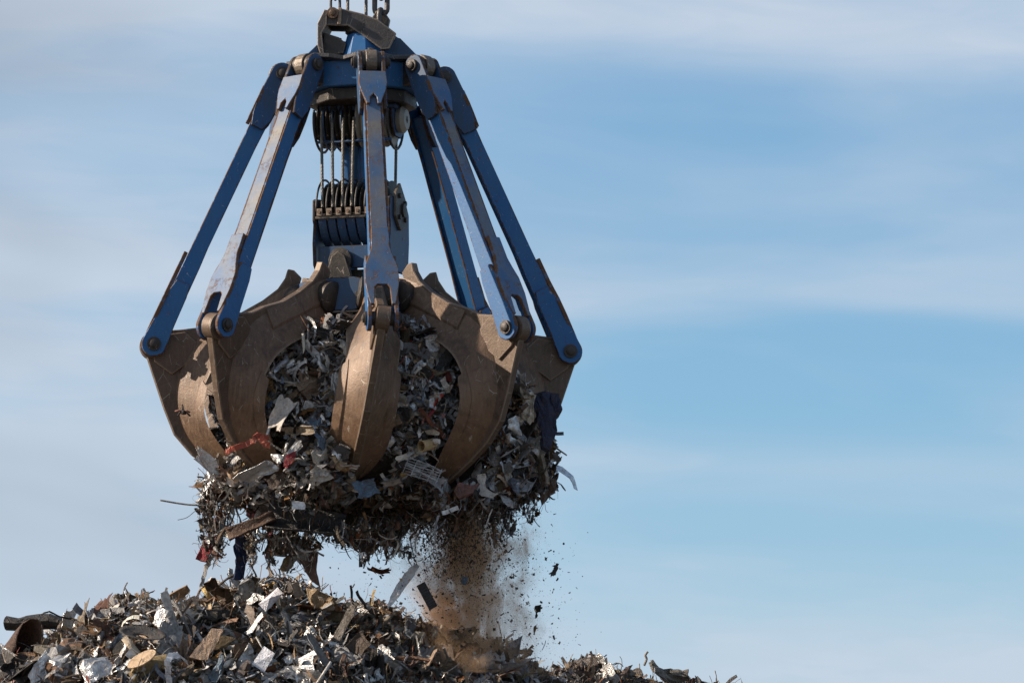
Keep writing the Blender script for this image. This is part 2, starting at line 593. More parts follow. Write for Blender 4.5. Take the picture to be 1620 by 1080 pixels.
# ------------------------------------------------------------------ scrap heap terrain
CREST = [(-2500, 1700), (-900, 1250), (-500, 1150), (-200, 1085), (0, 1052), (60, 1040), (120, 1014), (165, 980), (210, 962), (300, 954), (380, 950), (440, 953), (500, 958), (560, 978),
         (640, 997), (700, 1014), (760, 1040), (820, 1056), (880, 1062), (960, 1064), (1040, 1071), (1090, 1080), (1150, 1100), (1400, 1180), (2200, 1500), (3600, 2300)]
CX = np.array([c[0] for c in CREST], float)
CY = np.array([c[1] for c in CREST], float)


def crest_y(px):
    return 55.5 + np.interp(px, [300, 800, 1100], [0, .5, 4.0])


def heap_h(x, y, fine=True):
    x = np.asarray(x, float); y = np.asarray(y, float)
    px = 810 + x / (55.5 * S / DIST)
    yc = crest_y(px)
    py = np.interp(px, CX, CY)
    el = PITCH - np.arctan((py - 540) * S / DIST)
    zc = CAMZ + yc * np.tan(el)
    d = yc - y
    drop = np.where(d > 0, 0.62 * (np.sqrt(d * d + 0.5) - 0.707), 0.75 * (np.sqrt(d * d + 0.3) - 0.548))
    z = zc - drop
    if fine:
        z = z + 0.34 * vnoise(x * 0.9 + 4, y * 0.9, 3) + 0.16 * vnoise(x * 2.3, y * 2.3, 4) - 0.06
    return z


nx, ny = 260, 190
xs = np.linspace(-24, 24, nx)
ys = np.linspace(38, 76, ny)
XX, YY = np.meshgrid(xs, ys)
ZZ = heap_h(XX, YY) + 0.10 * vnoise(XX * 6, YY * 6, 9)
ZZ = np.maximum(ZZ, -0.4)
me = bpy.data.meshes.new('heap_core')
idx = np.arange(nx * ny).reshape(ny, nx)
q = np.stack([idx[:-1, :-1], idx[:-1, 1:], idx[1:, 1:], idx[1:, :-1]], -1).reshape(-1, 4)
me.from_pydata(np.stack([XX, YY, ZZ], -1).reshape(-1, 3).tolist(), [], q.tolist())
me.materials.append(M['dirt'])
tag(link('terrain', me), kind='structure', label='dark dirt core of the scrap heap')


def heap_hit(px, py):
    d = ray(px, py)
    Ys = np.arange(46, 66, 0.03)
    P_ = np.array(CAM)[None] + np.array(d)[None] * (Ys / d.y)[:, None]
    hit = np.nonzero(P_[:, 2] < heap_h(P_[:, 0], P_[:, 1]))[0]
    if len(hit):
        return Vector(P_[hit[0]])
    return CAM + d * (float(crest_y(px)) / d.y)


# ------------------------------------------------------------------ the grab
grab = empty('scrap_grab', G)
tag(grab, 'blue eight-armed scrap grab with brown curved steel claws hanging over the heap', 'grab')
AZ = [7, 48, 97, 142, 187, 232, 277, -41.5 + 360]
R_TOP, Z_TOP, R_PIN = 130.0, 437.0, 330.0

# --- arm (built pointing at the camera: radial = -y, tangential = x), photograph pixels
u_dir = Vector((0, -(R_PIN - R_TOP), -Z_TOP))
ALEN = u_dir.length
u_dir.normalize()
w_dir = Vector((0, u_dir.z, -u_dir.y))         # outward normal of the arm
if w_dir.y > 0:
    w_dir = -w_dir
A0 = Vector((0, -R_TOP, Z_TOP))


def am(u, w, v):
    return A0 + u_dir * u + w_dir * w + Vector((v, 0, 0))


def arm_uv(p, q, d):       # outline in (u, v), depth along w
    return am(p, d, q)


def arm_uw(p, q, d):       # outline in (u, w), depth along v
    return am(p, q, d)


def build_arm():
    beam = prism([(44, -11), (404, -13.5), (404, 13.5), (44, 11)], -9, 9, arm_uv)
    arm = link('arm', beam.mesh('arm_beam', M['blue'], S), grab, bev=0.004)
    side_out = [(30, -13), (60, -14.5), (120, -12.5), (300, -12.5), (335, -14), (412, -15), (412, 13), (335, 12.5), (300, 12), (120, 12), (60, 13), (30, 12)]
    for s in (-1, 1):
        vs0 = [(p, q, s * (11.2 + 2.4 * p / 412)) for p, q in side_out]
        vs1 = [(p, q, s * (14.4 + 2.4 * p / 412)) for p, q in side_out]
        n = len(side_out)
        m = MB()
        m.plate = True
        m.add([arm_uw(*p) for p in vs0 + vs1], [tuple(range(n)), tuple(range(n, 2 * n))[::-1]] + [(i, (i + 1) % n, n + (i + 1) % n, n + i) for i in range(n)])
        link('side_plate', m.mesh('side_plate', M['blue'], S), arm, bev=0.003)
    # outer cover plate, grey with dust and rubbed bare at its edges
    cov = [(56, -11.2), (330, -13), (330, 13), (56, 11.2)]
    link('cover_plate', prism(cov, 9.2, 12.6, arm_uv).mesh('cover_plate', M['blue_worn'], S), arm, bev=0.003)
    # upper fork
    up_fork = arc(0, 0, 18, 100, 260, 10) + [(50, -18), (78, -16), (96, -10), (96, 10), (76, 16), (48, 19)]
    for s in (-1, 1):
        a_, b_ = sorted((s * 15.2, s * 21.5))
        link('fork_plate', prism(up_fork, a_, b_, arm_uw).mesh('fork_plate', M['blue_dark'], S), arm, bev=0.006)
    up_head = [(30, -21), (52, -22.5), (66, -20), (84, -13.6), (92, -11), (92, -6), (80, -5), (73, 0), (80, 5), (92, 6), (92, 11), (84, 13.6), (66, 20), (52, 22.5), (30, 21)]
    link('head_plate', prism(up_head, 13.2, 19.5, arm_uv).mesh('head_plate', M['blue_worn'], S), arm, bev=0.005)
    # lower fork
    lo_fork = [(372, -12), (392, -15.5), (440, -17)] + arc(ALEN, 0, 19.5, -90, 90, 12) + [(440, 17), (392, 15), (372, 11)]
    for s in (-1, 1):
        a_, b_ = sorted((s * 17.4, s * 24.0))
        link('fork_plate', prism(lo_fork, a_, b_, arm_uw).mesh('fork_plate', M['blue'], S), arm, bev=0.006)
    lo_head = [(324, -13.4), (362, -14.5), (378, -19), (396, -25.5), (425, -26.5), (455, -22), (466, -19), (466, -13.5), (436, -11.5), (430, -7), (430, 7), (436, 11.5), (466, 13.5), (466, 19), (455, 22), (425, 26.5), (396, 25.5), (378, 19), (362, 14.5), (324, 13.4)]
    link('head_plate', prism(lo_head, 13.2, 19.6, arm_uv).mesh('head_plate', M['blue_worn'], S), arm, bev=0.005)
    # pins with bolted retaining plates
    for uu, rr in ((0, 10), (ALEN, 11)):
        prof = [(-31, rr * 0.45), (-30, rr * 0.62), (-27.5, rr * 0.62), (-27.4, rr), (-24.6, rr), (24.6, rr), (27.4, rr), (27.5, rr * 0.62), (30, rr * 0.62), (31, rr * 0.45)]
        link('pin', lathe(prof, am(uu, 0, 0), (1, 0, 0), 18).mesh('pin', M['grease'], S, 'auto'), arm)
    return arm


arm0 = build_arm()
arms = [arm0]
for k in range(1, 8):
    arms.append(copy_tree(arm0, grab))
for a_, o in zip(AZ, arms):
    o.rotation_euler = (0, 0, math.radians(a_))

# --- tine
ST = [  # apex (r, z), inner edge (r, z, half width)
    ((92, 104), (84, 24), 25), ((128, 90), (126, 16), 31), ((165, 66), (167, 5), 39), ((203, 48), (204, -11), 43), ((243, 30), (232, -33), 42),
    ((274, 2), (247, -58), 41), ((290, -33), (255, -82), 40), ((296, -70), (257, -103), 40), ((293, -105), (253, -125), 40), ((282, -138), (240, -150), 39),
    ((262, -167), (219, -176), 37), ((232, -193), (193, -198), 31), ((196, -216), (168, -217), 21), ((150, -239), (146, -235), 4)]


def dense(st, k=3):
    P = np.array([[a[0], a[1], b[0], b[1], w] for a, b, w in st], float)
    t = np.arange(len(P))
    tt = np.linspace(0, len(P) - 1, (len(P) - 1) * k + 1)
    out = []
    for x in tt:
        i = int(min(max(math.floor(x), 0), len(P) - 2))
        f = x - i
        p0, p1, p2, p3 = P[max(i - 1, 0)], P[i], P[i + 1], P[min(i + 2, len(P) - 1)]
        out.append(0.5 * (2 * p1 + (-p0 + p2) * f + (2 * p0 - 5 * p1 + 4 * p2 - p3) * f * f + (-p0 + 3 * p1 - 3 * p2 + p3) * f ** 3))
    return np.array(out)


STD = dense(ST)


def rz(r, z, v):
    return (v, -r, z)


def build_tine():
    parts = []
    # hollow V shell: outer skin and inner skin closed at the edges
    shell = MB()
    vs_, fs = [], []
    n = len(STD)
    for (ar, az_, br, bz, w) in STD:
        d = np.array([br - ar, bz - az_]); L = np.hypot(*d) + 1e-6
        d = d / L
        th = 5.0
        def pt(f, sgn):
            return (ar + d[0] * L * f, az_ + d[1] * L * f, sgn * (3.0 + (w - 3.0) * (f ** 0.92)))
        wi = max(w - th, 0.6)
        ai = (ar + d[0] * min(th * 1.6, L * .7), az_ + d[1] * min(th * 1.6, L * .7))
        cs = [pt(f, -1) for f in (1, .93, .5, .08, 0)] + [pt(f, 1) for f in (0, .08, .5, .93, 1)]
        cs += [(br, bz, wi), ai + (0.3,), ai + (-0.3,), (br, bz, -wi)]
        vs_ += [rz(*c) for c in cs]
        shell.edge += [1, 0, 0, 0, .9, .9, 0, 0, 0, 1, 1, 0, 0, 1]
    K = 14
    for i in range(n - 1):
        for k in range(K):
            fs.append((i * K + k, i * K + (k + 1) % K, (i + 1) * K + (k + 1) % K, (i + 1) * K + k))
    fs.append(tuple(range(K)))
    fs.append(tuple(range((n - 1) * K, n * K))[::-1])
    shell.add(vs_, fs)
    tine = link('tine', shell.mesh('tine_shell', M['tine'], S, 'auto'), grab)
    # central lug and ridge plate
    ridge = [(96, 112), (108, 124), (118, 126), (122, 112), (134, 94), (158, 75), (192, 55), (233, 42), (258, 30), (288, 26), (312, 24)] + arc(326, 0, 20, 75, -20, 8) + \
            [(340, -18), (313, -98), (296, -140), (268, -172), (233, -197), (195, -220), (146, -244), (150, -232), (192, -208), (226, -184), (252, -160), (270, -132), (278, -100), (280, -68), (272, -35), (256, -5), (230, 15), (196, 32), (160, 48), (128, 70), (104, 84)]
    link('ridge_plate', prism(ridge, -6.5, 6.5, rz).mesh('ridge_plate', M['tine_dark'], S), tine, bev=0.012)
    boss = lathe([(-11.5, 16), (-10, 21), (10, 21), (11.5, 16)], rz(R_PIN, 0, 0), (1, 0, 0), 24)
    link('pin_boss', boss.mesh('pin_boss', M['tine_dark'], S, 'auto'), tine)
    link('hinge_boss', lathe([(-27, 20), (-24, 26), (24, 26), (27, 20)], rz(102, 72, 0), (1, 0, 0), 24).mesh('hinge_boss', M['grease'], S, 'auto'), tine)
    # lower cheek plates widening the shell along its inner edge
    for s in (-1, 1):
        pl = MB()
        vs_, fs = [], []
        sel = [j for j in range(n) if 16 <= j <= 37]
        for i, j in enumerate(sel):
            ar, az_, br, bz, w = STD[j]
            d = np.array([br - ar, bz - az_]); L = np.hypot(*d); d = d / L
            taper = min(1, (len(sel) - 1 - i) / 7)
            e = 7 * taper if i > 0 else 5
            p = [(br - d[0] * 9, bz - d[1] * 9, w * 0.86 + 2.2), (br + d[0] * e, bz + d[1] * e, w + 2.2 + e * 0.9), (br + d[0] * e, bz + d[1] * e, w - 1.5 + e * 0.9), (br - d[0] * 9, bz - d[1] * 9, w * 0.86 - 1.5)]
            vs_ += [rz(a, b, s * c) for a, b, c in p]
        for i in range(len(sel) - 1):
            for k in range(4):
                fs.append((i * 4 + k, i * 4 + (k + 1) % 4, i * 4 + 4 + (k + 1) % 4, i * 4 + 4 + k))
        fs += [(0, 1, 2, 3), tuple(range(4 * len(sel) - 4, 4 * len(sel)))]
        pl.add(vs_, fs)
        link('cheek_plate', pl.mesh('cheek_plate', M['tine'], S, 'auto'), tine)
        # reinforcement pad beside the pin
        pad = [(318, 16), (334, 2), (328, -26), (300, -46), (268, -22), (262, 6), (280, 22)]
        a_, b_ = sorted((s * 6.6, s * 10.5))
        link('lug_pad', prism(pad, a_, b_, rz).mesh('lug_pad', M['tine_dark'], S), tine, bev=0.006)
        # top flange strip
        fl = MB()
        vs_, fs = [], []
        for i, j in enumerate(range(0, 12)):
            ar, az_, br, bz, w = STD[j]
            vs_ += [rz(ar - 1, az_ + 2, s * 6.6), rz(ar * .55 + br * .45, az_ * .55 + bz * .45 + 3, s * (w * .45 + 4.5)), rz(ar * .55 + br * .45, az_ * .55 + bz * .45 - 1, s * (w * .45 + 4.5)), rz(ar - 1, az_ - 2, s * 6.6)]
        for i in range(11):
            for k in range(4):
                fs.append((i * 4 + k, i * 4 + (k + 1) % 4, i * 4 + 4 + (k + 1) % 4, i * 4 + 4 + k))
        fs += [(0, 1, 2, 3), (44, 45, 46, 47)]
        fl.add(vs_, fs)
        link('top_flange', fl.mesh('top_flange', M['tine'], S), tine)
    return tine


tine0 = build_tine()
tines = [tine0] + [copy_tree(tine0, grab) for k in range(7)]
ROLL = [8.0, -2.0, 0, 0, 0, 0, 0, 9.0]
for a_, o, rl in zip(AZ, tines, ROLL):
    mt = Matrix.Rotation(math.radians(a_), 4, 'Z')
    if rl:
        P = Matrix.Translation((0, -R_PIN * S, 0))
        mt = mt @ P @ Matrix.Rotation(math.radians(rl), 4, 'Y') @ P.inverted()
    o.matrix_local = mt


# --- crown
def octa(ap, z0, z1, rot=-15.5, ap1=None):
    ap1 = ap if ap1 is None else ap1
    m = MB()
    vs_ = []
    for ap_, z in ((ap, z0), (ap1, z1)):
        for k in range(8):
            t = math.radians(rot + 22.5 + 45 * k)
            r = ap_ / math.cos(math.radians(22.5))
            vs_.append((r * math.sin(t), -r * math.cos(t), z))
    m.add(vs_, [tuple(range(8)), tuple(range(8, 16))[::-1]] + [(k, (k + 1) % 8, 8 + (k + 1) % 8, 8 + k) for k in range(8)])
    return m


crown = link('crown', octa(94, 408, 449).mesh('crown_drum', M['blue'], S), grab, bev=0.008)
link('crown_base', octa(80, 388, 407.6).mesh('crown_base', M['grease'], S), crown, bev=0.008)
tp = MB()
vs_ = []
for z in (449.4, 456):
    for k in range(32):
        t = math.radians(-15.5 + 360 * k / 32)
        f = abs(((360 * k / 32) % 45) - 22.5) / 22.5
        r = 122 - 17 * f
        vs_.append((r * math.sin(t), -r * math.cos(t), z + 5 * (1 - f) ** 2 - (2.0 if k % 3 == 0 else 0)))
tp.add(vs_, [tuple(range(32)), tuple(range(32, 64))[::-1]] + [(k, (k + 1) % 32, 32 + (k + 1) % 32, 32 + k) for k in range(32)])
link('top_plate', tp.mesh('top_plate', M['rustbrown'], S), crown, bev=0.004)
lug = prism([(88, 408), (112, 412)] + arc(130, 437, 20, -60, 75, 8) + [(118, 448.6), (88, 448.6)], -9, 9, rz)
lug_me = lug.mesh('crown_lug', M['grease'], S)
eye_me = lathe([(-16, 14), (-15, 17), (15, 17), (16, 14)], rz(130, 437, 0), (1, 0, 0), 20).mesh('lug_eye', M['grease'], S, 'auto')
tab_me = prism([(112, 456), (140, 452), (146, 444), (140, 441), (112, 449)], -7, 7, rz).mesh('lug_tab', M['rustbrown'], S)
for a_ in AZ:
    r_ = (0, 0, math.radians(a_))
    l_ = link('lug', lug_me, crown, rot=r_, bev=0.006)
    link('lug_eye', eye_me, crown, rot=r_)
    link('lug_tab', tab_me, crown, rot=r_, bev=0.004)
for a_ in (97, -83, 142, -128, 20, 187):
    fin = prism([(34, 457), (98, 457), (94, 468), (60, 502), (52, 504), (34, 500)], -3.5, 3.5, rz) if a_ not in (20,) else prism([(34, 457), (84, 457), (60, 470), (34, 480)], -3.5, 3.5, rz)
    link('gusset', fin.mesh('gusset', M['blue_dark'], S), crown, rot=(0, 0, math.radians(a_)), bev=0.004)
tw = octa(36, 456.2, 506, -12, 23)
link('tower', tw.mesh('tower', M['blue'], S), crown, bev=0.004)
link('swivel', lathe([(0, 24), (3, 28), (14, 28), (18, 22), (26, 22)], (0, 0, 506.2), (0, 0, 1), 24).mesh('swivel', M['grease'], S, 'auto'), crown)
# rocker beam over the crown
rock = empty('rocker_pivot', (0, 0, 0), (0, 0, math.radians(-8)), grab)
bpy.data.objects.remove(rock)
RB = [(-57, 543), (-31, 545), (3, 536), (28, 526), (57, 503), (46, 478), (34, 477), (8, 497), (-20, 517), (-57, 519)]
RR = (0, 0, math.radians(-6))
rocker = link('rocker_beam', prism(RB, -27, -21, lambda p, q, d: (p, d, q)).mesh('rocker_front', M['rustbrown'], S), grab, rot=RR, bev=0.006)
link('rocker_plate', prism(RB, 21, 27, lambda p, q, d: (p, d, q)).mesh('rocker_back', M['rustbrown'], S), rocker, bev=0.006)
link('rocker_top', prism([(-30, 541), (3, 532), (28, 522), (52, 503), (50, 498), (26, 516), (2, 527), (-30, 536)], -20.8, 20.8, lambda p, q, d: (p, d, q)).mesh('rocker_top', M['rustbrown'], S), rocker)
link('rocker_end', prism([(-57.5, 544), (-53.5, 540), (-54, 519), (-62, 505), (-58, 470), (-64, 470), (-69, 486), (-69, 521)], -30, 30, lambda p, q, d: (p, d, q)).mesh('rocker_end', M['rustbrown'], S), rocker, bev=0.004)
link('rocker_foot', prism([(-60, 470), (-28, 474), (-24, 490), (-36, 500), (-60, 508)], -20, 20, lambda p, q, d: (p, d, q)).mesh('rocker_foot', M['grease'], S), rocker, bev=0.006)
link('rocker_weld', prism([(-36, 546), (-30, 546), (-31, 519), (-37, 519)], -29.5, -27.2, lambda p, q, d: (p, d, q)).mesh('rocker_weld', M['tine'], S), rocker, bev=0.004)
link('rocker_pin', lathe([(-39, 3), (-38, 5), (-34, 5.4), (-33.9, 9), (-29, 9), (-28, 9), (28, 9), (33, 9), (36, 5)], (-44, 0, 537), (0, 1, 0), 20).mesh('rocker_pin', M['tine'], S, 'auto'), rocker)
link('rocker_eye', prism([(12, 528), (40, 512), (44, 530), (34, 545), (22, 545)], -5, 5, lambda p, q, d: (p, d, q)).mesh('rocker_eye', M['grease'], S), rocker, bev=0.006)

# --- sheave blocks (axis along local x), turned with the hub
BR = (0, 0, math.radians(-15.5))


def sheave_mesh(r, wd, mat):
    return lathe([(-wd, r * 0.3), (-wd, r * 0.9), (-wd * 0.8, r), (-wd * 0.55, r), (0, r * 0.86), (wd * 0.55, r), (wd * 0.8, r), (wd, r * 0.9), (wd, r * 0.3)], (0, 0, 0), (1, 0, 0), 40).mesh('sheave', mat, S, 'auto')


ub = link('upper_block', box(-64, 64, -30, 30, 380, 387.6).mesh('upper_block_plate', M['blue_dark'], S), grab, rot=BR, bev=0.006)
sh_d = sheave_mesh(40, 6.0, M['grease'])
sh_p = sheave_mesh(42, 7.5, M['pale'])
for x in (-60, -45, -30, -14):
    link('sheave', sh_d, ub, loc=(x * S, 0, 366 * S))
for x in (6, 44):
    link('sheave', sh_p, ub, loc=(x * S, 0, 366 * S))
for x in (-70, -21.5, 24, 58):
    ch = prism([(-34, 379.6), (34, 379.6), (30, 350), (14, 338), (-14, 338), (-30, 350)], x - 1.6, x + 1.6, lambda p, q, d: (d, p, q))
    link('cheek', ch.mesh('cheek', M['blue_dark'], S), ub, bev=0.003)
link('axle', lathe([(-76, 6), (-75, 9), (73, 9), (74, 6)], (0, 0, 366), (1, 0, 0), 18).mesh('axle', M['grease'], S, 'auto'), ub)
link('axle_cap', lathe([(0, 20), (8, 22), (14, 16)], (60, 0, 366), (1, 0, 0), 22).mesh('axle_cap', M['pale'], S, 'auto'), ub)
for x in (-52, -37, -22):
    pts = [(x, -44 * math.cos(t) - 1, 366 - 44 * math.sin(t)) for t in np.linspace(-0.3, 2.2, 12)]
    link('keeper_bar', tube(pts, 1.7, 6).mesh('keeper_bar', M['blue_dark'], S, True), ub)
for x in (-67, 54):
    pts = [(x, -46 * math.cos(t), 366 - 46 * math.sin(t)) for t in np.linspace(-0.3, 3.4, 18)]
    link('keeper_bar', tube(pts, 2.2, 6).mesh('keeper_bar', M['grease'], S, True), ub)
link('guard_bar', tube([(-62, -38, 329), (60, -38, 329)], 2.4, 6).mesh('guard_bar', M['blue_dark'], S, True), ub)
for x in (-56, -40):
    link('bolt', cyl((x, -31, 384), (x, -35, 384), 3.6, n=6).mesh('bolt', M['grease'], S), ub)
link('retainer_bar', box(-62, -20, -33, -30.2, 379, 388).mesh('retainer_bar', M['blue_dark'], S), ub, bev=0.003)

lb = link('lower_block', box(-66, 66, -46, -40, 124, 160).mesh('lower_block_front', M['blue_dark'], S), grab, rot=BR, bev=0.005)
cheekL = [(-48, 236), (-20, 240), (30, 244), (52, 220), (54, 175), (50, 140), (34, 122), (-34, 118), (-50, 130), (-54, 165), (-50, 195), (-54, 200), (-54, 234)]
for x, mm in ((-72, M['blue_dark']), (68, M['blue_dark'])):
    link('cheek', prism(cheekL, x - 3, x + 3, lambda p, q, d: (d, p, q)).mesh('cheek', mm, S), lb, bev=0.012, seg=2)
link('bracket', prism([(-36, 244), (-14, 262), (20, 236), (24, 196), (-10, 186), (-38, 206)], 71.4, 77, lambda p, q, d: (d, p, q)).mesh('bracket', M['grease'], S), lb, bev=0.005)
for (y, z) in ((-22, 240), (8, 232), (10, 206), (-22, 206)):
    link('bolt', cyl((77, y, z), (81, y, z), 4, n=6).mesh('bolt', M['grease'], S), lb)
lb.scale = (.88, 1, 1)
sh_b = sheave_mesh(48, 6.5, M['grease'])
for x in (-56, -38, -20, -2, 16, 36, 54):
    link('sheave', sh_b, lb, loc=(x * S, 0, 220 * S))
link('axle', lathe([(-82, 7), (-81, 11), (81, 11), (82, 7)], (0, 0, 220), (1, 0, 0), 18).mesh('axle', M['grease'], S, 'auto'), lb)
# curved guard segments in front, a slot for each rope between them
gx = [-64, -46.5, -29, -11, 7, 25, 43, 64]
for i in range(7):
    pts = [(-61 * math.cos(t), 222 - 61 * math.sin(t)) for t in np.linspace(0.30, 1.30, 8)]
    inn = [(-57 * math.cos(t), 222 - 57 * math.sin(t)) for t in np.linspace(1.30, 0.30, 8)]
    gs = prism(pts + inn, gx[i] + 1.8, gx[i + 1] - 1.8, lambda p, q, d: (d, p, q))
    gs.plate = False
    link('guard_segment', gs.mesh('guard_segment', M['blue_dark'], S), lb)
link('guard_back', prism([(-52 * math.cos(t), 222 - 52 * math.sin(t)) for t in np.linspace(0.2, 1.4, 8)] + [(0, 176), (0, 222)], -66, 66, lambda p, q, d: (d, p, q)).mesh('guard_back', M['grease'], S), lb)
link('keeper_rail', box(-66, 66, -62, -57, 202, 206).mesh('keeper_rail', M['grease'], S), lb, bev=0.003)
for i, x in enumerate((-58, -40, -22, -4, 14, 32, 50)):
    link('keeper_tab', box(x - 5, x + 5, -64, -61, 206.2, 218).mesh('keeper_tab', M['rustbrown'], S), lb, bev=0.003)
    link('bolt', cyl((x, -64.2, 212), (x, -67, 212), 3.0, n=6).mesh('bolt', M['tine'], S), lb)
for x in (-66, -47, -29, -11, 7, 25, 43):
    pts = [(x, -54 * math.cos(t) - 4, 220 + 53 * math.sin(t)) for t in np.linspace(-0.1, 1.9, 14)]
    link('keeper_bar', tube(pts, 1.9, 6).mesh('keeper_bar', M['rustbrown'], S, True), lb)
link('foot_boss', lathe([(0, 20), (3, 21), (16, 21), (17, 12), (22, 12), (23, 8)], (-20, -46.4, 134), (0, -1, 0), 26).mesh('foot_boss', M['grease'], S, 'auto'), lb)
for s in (-1, 1):
    link('foot_bracket', prism([(-20 - 26, 101.4), (-20 + 26, 101.4), (-20 + 12, 140), (-20, 148), (-20 - 12, 140)], -72, -69, lambda p, q, d: (p, d + (0 if s < 0 else 9), q)).mesh('foot_bracket', M['grease'], S), lb, bev=0.005)

# --- hub
hub = link('hub', octa(78, 46, 101).mesh('hub_core', M['grease'], S), grab, bev=0.008)
face = prism(arc(-18, 74, 26.5, 90, 270, 8) + arc(18, 74, 26.5, -90, 90, 8), -104, -92, lambda p, q, d: (p, d, q))
face_me = face.mesh('hub_face', M['blue_dark'], S)
fpl = box(-36, 36, -106, -92, 44, 47)
link_me = fpl.mesh('hub_lip', M['grease'], S)
bolt_me = cyl((0, 0, 0), (0, -4, 0), 4.5, n=6).mesh('hub_bolt', M['grease'], S)
for k in range(8):
    r_ = (0, 0, math.radians(-15.5 + 45 * k))
    f_ = link('hub_face', face_me, hub, rot=r_, bev=0.008)
    link('hub_lip', link_me, hub, rot=r_)
    t = math.radians(-15.5 + 45 * k)
    for sx in (-26, 26):
        x, y = sx, -104.2
        b_ = link('bolt', bolt_me, hub, loc=((x * math.cos(t) - y * math.sin(t)) * S, (x * math.sin(t) + y * math.cos(t)) * S, 72 * S), rot=r_)
link('centre_post', cyl((-22, 10, 46), (-22, 10, -40), 9, n=14).mesh('centre_post', M['blue'], S, 'auto'), hub)
link('hub_plate', octa(60, 101.2, 106).mesh('hub_plate', M['grease'], S), hub)
link('block_stool', box(-50, 50, -34, 34, 106.2, 123).mesh('block_stool', M['grease'], S), lb, bev=0.006)
for x, y in ((-27, 8), (-8, 20), (2, 4)):
    link('guide_post', box(x - 4.5, x + 4.5, y - 5, y + 5, 246, 379).mesh('guide_post', M['blue'], S), grab, rot=BR, bev=0.004)


def rope_mesh(p0, p1, r, name='rope'):
    """laid wire rope: six strands as one twisted profile"""
    p0, p1 = Vector(p0), Vector(p1)
    d = (p1 - p0)
    L = d.length
    d.normalize()
    a = d.orthogonal().normalized()
    b = d.cross(a)
    n = 24
    steps = max(8, int(L / 2.2))
    m = MB()
    vs_, fs = [], []
    for i in range(steps + 1):
        p = p0 + d * (L * i / steps)
        tw_ = 2 * math.pi * (L * i / steps) / (r * 14)
        for k in range(n):
            t = 2 * math.pi * k / n
            rr = r * (0.84 + 0.16 * abs(math.cos(3 * t)))
            vs_.append(p + a * (rr * math.cos(t + tw_)) + b * (rr * math.sin(t + tw_)))
    for i in range(steps):
        for k in range(n):
            fs.append((i * n + k, i * n + (k + 1) % n, (i + 1) * n + (k + 1) % n, (i + 1) * n + k))
    m.add(vs_, fs)
    return m.mesh(name, M['rope'], S, True)


for x, x2 in ((-55, -50), (-37, -33), (-19, -17), (-1, -2), (47, 47)):
    link('rope', rope_mesh((x, -43, 366), (x2, -50, 222), 2.5), grab, rot=BR)
for x, x2 in ((-30, -30), (-14, -14), (44, 40)):
    link('rope', rope_mesh((x, 42, 366), (x2, 48, 222), 2.5), grab, rot=BR)

# --- hoist ropes and chains above the grab
for i, (px, lab) in enumerate(((548, 'left hoist rope rising from the top of the grab'), (577, 'right hoist rope rising from the top of the grab'))):
    o = link('hoist_rope', rope_mesh((0, 0, 0), (0, 0, 900), 2.7, 'hoist_rope'), None, loc=(G.x + (px - 572) * S, G.y + (-6 + 12 * i) * S, G.z + 528 * S))
    tag(o, lab, 'rope', 'hoist ropes above the grab')


def chain(px, z0, wdt, lng, wire, n, lab, rot0, y):
    c = empty('lifting_chain', (G.x + (px - 572) * S, G.y + y * S, G.z + z0 * S))
    tag(c, lab, 'chain', 'chains above the grab')
    hw, hl = (wdt - wire) / 2, (lng - wire) / 2
    pts = [(hw * math.cos(t), 0, (hl - hw) + hw * math.sin(t)) for t in np.linspace(0, math.pi, 10)] + [(hw * math.cos(t), 0, -(hl - hw) + hw * math.sin(t)) for t in np.linspace(math.pi, 2 * math.pi, 10)]
    me = tube(pts, wire / 2, 10, True).mesh('chain_link', M['chain'], S, True)
    for k in range(n):
        link('chain_link', me, c, loc=(0, 0, k * (lng - 2 * wire) * S), rot=(0, 0, math.radians(rot0 + 90 * (k % 2) + 4 * math.sin(k))))
    return c


chain(601, 529, 29, 44, 8.5, 22, 'heavy dark chain of larger links on the right above the grab', 75, -4)
chain(528, 556, 19, 30, 4.6, 30, 'thin dark chain of smaller links on the left above the grab', 0, 0)

# ------------------------------------------------------------------ scrap pieces
def tri(faces):
    out = []
    for f in faces:
        for i in range(1, len(f) - 1):
            out.append((f[0], f[i], f[i + 1]))
    return np.array(out, np.int64)


def fold(v, n=3, amax=1.5):
    for _ in range(n):
        th = rng.uniform(0, 2 * math.pi)
        d = np.array([math.cos(th), math.sin(th), 0])
        off = rng.uniform(-0.3, 0.3)
        side = v @ d - off
        ax = np.array([-math.sin(th), math.cos(th), 0])
        ang = rng.uniform(-amax, amax) * np.clip(side / rng.uniform(.03, .5), 0, 1)
        p = v - d * off
        c, s_ = np.cos(ang)[:, None], np.sin(ang)[:, None]
        q_ = p * c + np.cross(ax, p) * s_ + np.outer(p @ ax, ax) * (1 - c) + d * off
        v = np.where((side > 0)[:, None], q_, v)
    return v


